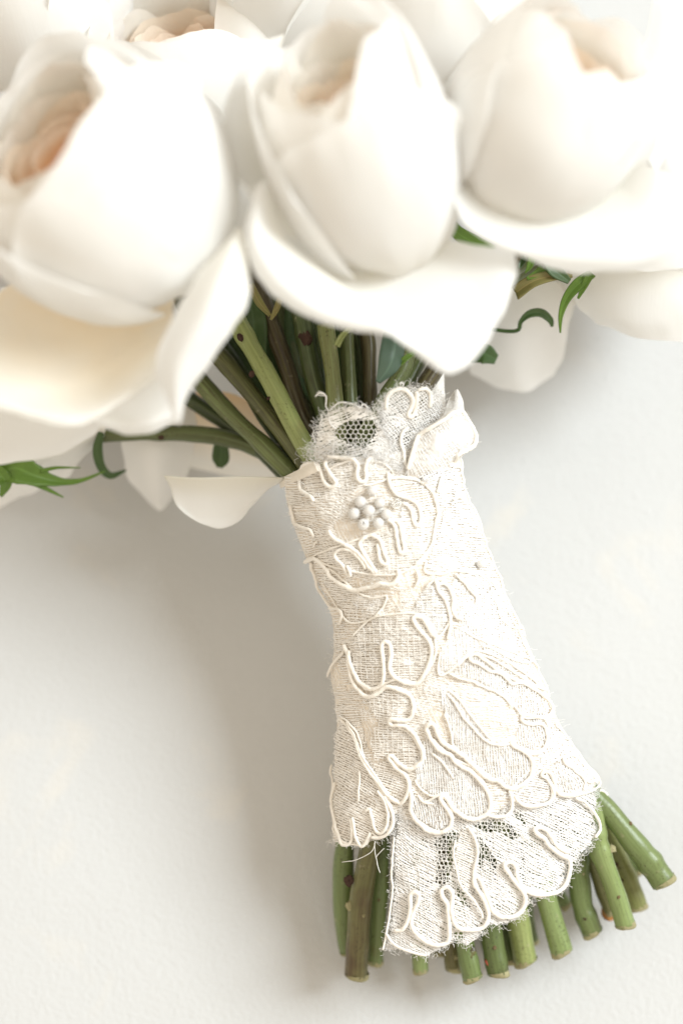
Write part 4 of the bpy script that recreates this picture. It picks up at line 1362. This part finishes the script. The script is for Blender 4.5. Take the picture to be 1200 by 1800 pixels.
# ---- rose behind, between left and middle
N = thing("garden_rose", "white rose set back between left and middle roses, coral centre at the top edge", "rose", P(330, 110, 6.0), RG)
grid_petal(N, [[(360, 180, 6.6), (420, 170, 6.7), (480, 190, 6.6)], [(350, 290, 6.9), (415, 290, 7.1), (490, 300, 6.9)], [(370, 380, 6.8), (420, 395, 6.9), (480, 390, 6.8)], [(385, 425, 6.5), (420, 438, 6.5), (470, 430, 6.5)]], seed=155)
grid_petal(N, [[(390, -50, 7.2), (450, -50, 7.4), (530, -50, 7.2)], [(375, 60, 7.5), (440, 60, 7.8), (525, 60, 7.5)], [(365, 160, 7.5), (440, 170, 7.7), (505, 180, 7.5)], [(385, 235, 7.1), (440, 245, 7.2), (490, 240, 7.1)]], seed=157)
head(N, (335, 150), 6.0, 2.6, axis_px((335, 150), 6.0, (285, -30), 7.9), std_layers(-100), 74, 1.1, front=(1, -0.4, 0.3), drop=(1, -0.1, 0.2, 38))
st = build_stem(N, stem_path([(400, 330, 5.6), (425, 410, 5.6)] + TOP['t5'], (-0.3, 0.5), BOT['b12']), 32, 24, M_STEM[3], 23)
scar(N, st, (1072, 1600), 14, 0.2, name="dry_stub", mat=mat_simple("dry_stub", (0.34, 0.13, 0.04), (0.50, 0.27, 0.10), 600, 0.8, 0.8, 0.0008))
for pts_, w_ in (([(455, 470, 4.2), (470, 560, 4.1), (500, 650, 4.0), (540, 730, 4.0)], [30, 70, 66, 16]), ([(530, 480, 4.4), (535, 560, 4.3), (545, 650, 4.2), (575, 730, 4.2)], [30, 72, 70, 16]),
                 ([(600, 500, 4.3), (610, 580, 4.2), (615, 660, 4.2), (620, 740, 4.2)], [30, 66, 66, 16]), ([(380, 560, 4.0), (420, 620, 3.9), (460, 690, 3.9), (510, 760, 3.9)], [16, 50, 52, 14])):
    leaf(N, pts_, w_, M_LEAF_D, 0.3, "leaf")  # filler leaves added behind the stems to make the gaps dark
leaf(N, [(440, 500, 5.9), (455, 530, 6.0), (475, 555, 6.0)], [12, 14, 6], M_LEAF_Y, 0.3)
leaf(N, [(492, 525, 6.1), (485, 545, 6.1), (476, 562, 6.1)], [10, 10, 4], M_LEAF_Y, 0.3)

# ---- rose behind, between middle and right
N2 = thing("garden_rose", "white rose pushed back in the gap between the middle and right roses", "rose", P(800, 40, 6.0), RG)
head(N2, (800, 70), 6.9, 2.5, axis_px((800, 60), 5.8, (820, -120), 7.4), std_layers(-80), 85, 1.1)

# ---- roses along the top and the right edge
N3 = thing("garden_rose", "white rose cut off by the top edge just above the middle rose", "rose", P(590, -40, 6.0), RG)
head(N3, (560, -10), 6.2, 2.5, axis_px((560, -10), 6.2, (560, -200), 8.0), std_layers(-90), 121, 1.1)
N4 = thing("garden_rose", "white rose in the top left corner, only its lower petals in the picture", "rose", P(40, -40, 6.2), RG)
head(N4, (60, -20), 6.2, 2.3, axis_px((60, -20), 6.2, (20, -200), 7.8), std_layers(-70), 132, 1.1)
grid_petal(R, [[(1080, 150, 7.0), (1130, 80, 7.0), (1150, -20, 7.0)], [(1120, 240, 7.1), (1175, 140, 7.2), (1190, -10, 7.1)], [(1150, 300, 6.9), (1230, 190, 6.9), (1250, 0, 6.9)]], seed=161)
R2 = thing("garden_rose", "white rose cut off by the right edge beside the upper right rose", "rose", P(1240, 250, 6.6), RG)
head(R2, (1250, 240), 6.8, 2.2, axis_px((1250, 240), 6.8, (1330, 60), 8.4), std_layers(-110), 143, 1.2)
grid_petal(R2, [[(1120, 330, 7.0), (1160, 250, 7.0), (1190, 150, 7.0)], [(1115, 400, 7.3), (1180, 320, 7.5), (1230, 200, 7.4)], [(1110, 455, 7.5), (1190, 400, 7.7), (1260, 300, 7.6)], [(1120, 476, 7.2), (1200, 470, 7.3), (1290, 420, 7.3)]], seed=151)

grid_petal(R2, [[(1130, 170, 8.6), (1180, 170, 8.8), (1270, 160, 8.7)], [(1140, 250, 8.8), (1185, 255, 9.0), (1270, 260, 8.9)], [(1150, 340, 8.6), (1190, 350, 8.7), (1270, 360, 8.7)]], seed=171)

# stems of the roses along the top and right edge
st = build_stem(N4, stem_path([(150, 150, 6.0), (290, 320, 5.4)] + TOP['t4'], (-0.4, 0.4), BOT['b9']), 33, 38, M_STEM[5], 4, nodes=[(432, 588, 0.12), (462, 650, 0.05)])
scar(N4, st, (424, 592), 6); scar(N4, st, (443, 657), 5, name="thorn_scar"); scar(N4, st, (472, 700), 3, name="thorn_scar")
st = build_stem(N3, stem_path([(545, 160, 5.6), (535, 330, 5.4)] + TOP['t6'], (-0.2, 0.25), BOT['b7']), 36, 36, M_STEM[4], 6, nodes=[(537, 592, 0.10), (872, 1690, 0.06)])
scar(N3, st, (538, 592), 10); scar(N3, st, (858, 1690), 6, 0.5, name="red_bud", mat=mat_simple("red_bud", (0.30, 0.05, 0.03), (0.42, 0.12, 0.08)))
st = build_stem(N2, stem_path([(770, 230, 5.0), (700, 400, 4.9)] + TOP['t10'], (0.0, 0.0), BOT['b5']), 27, 28, M_STEM[3], 10)
st = build_stem(R2, stem_path([(1190, 360, 6.2), (960, 440, 5.6)] + TOP['t11'], (0.1, -0.5), BOT['b3']), 30, 32, M_STEM[0], 11)

# ---- low rose at the left, lying on the table
S1 = thing("garden_rose", "low white rose at lower left whose petals hang down onto the table", "rose", P(100, 700, 2.4), RG)
head(S1, (70, 660), 3.0, 2.0, axis_px((70, 660), 3.0, (-80, 600), 3.6), std_layers(20)[:4], 96, 1.0)
grid_petal(S1, [[(-30, 760, 3.6), (80, 760, 3.8), (190, 745, 3.9)], [(-30, 820, 3.0), (70, 810, 3.3), (180, 772, 3.5)], [(-30, 870, 2.2), (50, 855, 2.5), (150, 805, 2.9)], [(-30, 905, 1.4), (30, 878, 1.8), (120, 835, 2.4)]], seed=31)
grid_petal(S1, [[(215, 720, 3.0), (275, 705, 3.2), (340, 700, 3.0)], [(214, 775, 2.6), (275, 780, 3.1), (345, 770, 2.6)], [(225, 835, 1.9), (275, 850, 2.4), (325, 840, 1.9)], [(262, 885, 1.2), (280, 898, 1.4), (300, 880, 1.3)]], seed=34)
grid_petal(S1, [[(330, 690, 2.7), (400, 690, 3.0), (470, 720, 2.9)], [(325, 760, 2.1), (410, 770, 2.4), (500, 790, 2.6)], [(310, 815, 1.5), (400, 835, 1.6), (495, 850, 2.0)]], M_CREAM, seed=37)
grid_petal(S1, [[(480, 640, 2.6), (530, 650, 2.6), (570, 660, 2.6)], [(480, 700, 2.4), (530, 710, 2.4), (570, 720, 2.4)], [(490, 760, 2.3), (530, 770, 2.3), (570, 780, 2.3)]], M_CREAM, seed=38)
st = build_stem(S1, stem_path(TOP['t1'], (-0.7, 0.7), BOT['b15'], 0.1), 27, 41, M_STEM[0], 25, nodes=[(282, 762, 0.10), (1138, 1512, 0.16)])
scar(S1, st, (283, 765), 6, 0.7)
leaf(S1, [(-10, 838, 3.7), (25, 822, 3.9), (60, 835, 3.8), (100, 846, 3.6), (140, 845, 3.5), (185, 828, 3.5)], [26, 58, 40, 17, 8, 2], M_LEAF, 0.35, serr=0.1)
leaf(S1, [(60, 848, 3.7), (80, 858, 3.6), (112, 874, 3.5)], [12, 8, 2], M_LEAF, 0.3)
leaf(S1, [(72, 828, 3.8), (100, 822, 3.8), (142, 822, 3.7)], [8, 5, 1], M_LEAF, 0.3)
leaf(S1, [(-15, 815, 3.9), (2, 835, 4.0), (10, 850, 3.8), (2, 872, 3.5)], [14, 26, 22, 6], M_LEAF, 0.4)
leaf(S1, [(178, 760, 3.7), (172, 790, 3.5), (178, 820, 3.2), (195, 836, 3.0), (222, 826, 2.9)], [10, 17, 15, 12, 2], M_LEAF_D, 0.5)
leaf(S1, [(388, 762, 3.6), (388, 785, 3.3), (388, 808, 3.1), (386, 822, 3.0)], [12, 26, 30, 10], M_LEAF_D, 0.2, "leaflet")

# ---- low rose at the right
S2 = thing("garden_rose", "low white rose under the right rose with a grey shaded hanging petal", "rose", P(1100, 450, 4.0), RG)
head(S2, (1120, 400), 4.0, 2.2, axis_px((1120, 400), 4.0, (1300, 380), 4.6), std_layers(40)[:4], 107, 1.0)
grid_petal(S2, [[(1000, 450, 5.4), (1100, 450, 5.6), (1230, 440, 5.6)], [(1000, 500, 5.0), (1100, 510, 5.4), (1230, 500, 5.4)], [(1018, 540, 4.5), (1100, 560, 4.9), (1230, 560, 4.9)], [(1050, 568, 4.1), (1120, 594, 4.4), (1230, 603, 4.4)]], seed=41)
grid_petal(S2, [[(880, 500, 3.6), (940, 485, 3.9), (1010, 510, 3.7)], [(850, 560, 3.2), (920, 560, 3.6), (1000, 570, 3.1)], [(830, 620, 2.6), (910, 630, 2.9), (990, 620, 2.4)], [(825, 655, 2.1), (910, 690, 2.0), (975, 660, 1.8)]], seed=44)
st = build_stem(S2, stem_path([(1000, 430, 4.4), (900, 490, 4.8), (820, 540, 5.2)] + TOP['t12'], (0.3, -0.6), BOT['b2']), 27, 35, M_STEM[0], 26)
leaf(S2, [(862, 578, 4.6), (890, 582, 4.7), (910, 580, 4.8), (915, 565, 4.9), (930, 552, 5.0), (950, 550, 5.0), (966, 562, 4.9), (970, 574, 4.8)], [6, 6, 6, 7, 13, 15, 11, 4], M_LEAF_D, 0.5)
leaf(S2, [(825, 632, 4.2), (848, 622, 4.3), (872, 632, 4.3)], [10, 38, 18], M_LEAF_D, 0.25, "leaflet")
leaf(S2, [(700, 640, 6.8), (715, 628, 6.9), (735, 615, 6.9)], [10, 9, 4], M_LEAF, 0.4)

# ---- a leaf tucked among the stems
lf = thing("leaf", "blue green glossy leaf curling among the stems above the lace", "leaf", P(680, 640, 6.6))
leaf(lf, [(690, 575, 6.9), (692, 605, 7.0), (684, 640, 7.0), (664, 672, 6.8)], [30, 44, 40, 8], M_LEAF_B, -0.35, "leaf_blade", side=(0.5, 0.1, 0.85))
lf2 = thing("leaf", "dark green filler leaf added to darken the gap left of the middle rose", "leaf", P(445, 560, 4.8))
leaf(lf2, [(440, 520, 5.0), (445, 560, 5.0), (450, 600, 4.8), (462, 640, 4.6)], [20, 44, 40, 10], M_LEAF_D, 0.2, "leaf_blade")  # added filler, stands in for the darkness between the stems

# ---- single petal tucked in at the rim
Q = thing("loose_petal", "single white petal with straight upper edge sticking out left of the lace rim", "petal", P(400, 870, 4.2))
grid_petal(Q, [[(288, 838, 4.5), (350, 840, 4.7), (430, 838, 4.8), (498, 840, 4.8)], [(300, 860, 4.1), (350, 868, 4.2), (420, 868, 4.3), (490, 848, 4.6)],
               [(308, 885, 3.9), (350, 905, 3.8), (412, 900, 3.9), (468, 864, 4.4)], [(322, 900, 3.9), (358, 924, 3.7), (402, 926, 3.8), (446, 884, 4.2)]], seed=47, ruffle=0.04, th=0.0003)

for _o in (L, Mr, R):
    del _o['lift']

# small thorn scars on the cut ends of the stems
_k = 0
M_BARK = mat_simple("thorn_bark", (0.10, 0.065, 0.03), (0.22, 0.16, 0.08), 900, 0.8, 0.6, 0.0004)
for _o in list(scene.objects):
    if _o.name.split('.')[0] == 'stem' and _o.type == 'MESH':
        _me = _o.data
        _nv = len(_me.vertices)
        for _t in range(1 if rng.uniform() < 0.6 else 0):
            _ring = (_nv - 2) // 16 - 4 - int(rng.integers(2, 26))
            _best = max(range(16), key=lambda q: _me.vertices[_ring * 16 + q].co.z + rng.uniform(-0.0025, 0.0))
            _v = _me.vertices[_ring * 16 + _best]
            _p = np.array(_v.co)
            _mb = MB()
            _th, _ph = np.meshgrid(np.linspace(0, math.pi, 7), np.linspace(0, 2 * math.pi, 11), indexing='ij')
            _r = rng.uniform(0.0003, 0.00055)
            _rr = _r * (1 + 0.4 * vnoise(_th * 5 + _k, np.cos(_ph) * 3 + np.sin(_ph) * 2, 1.5, 97))
            _mb.grid(_p + np.stack([np.sin(_th) * np.cos(_ph), np.sin(_th) * np.sin(_ph) * 1.3, np.cos(_th) * 0.5], -1) * _rr[..., None])
            _mb.build("thorn_scar", M_BARK if _k % 3 else M_CUT, _o)
            _k += 1
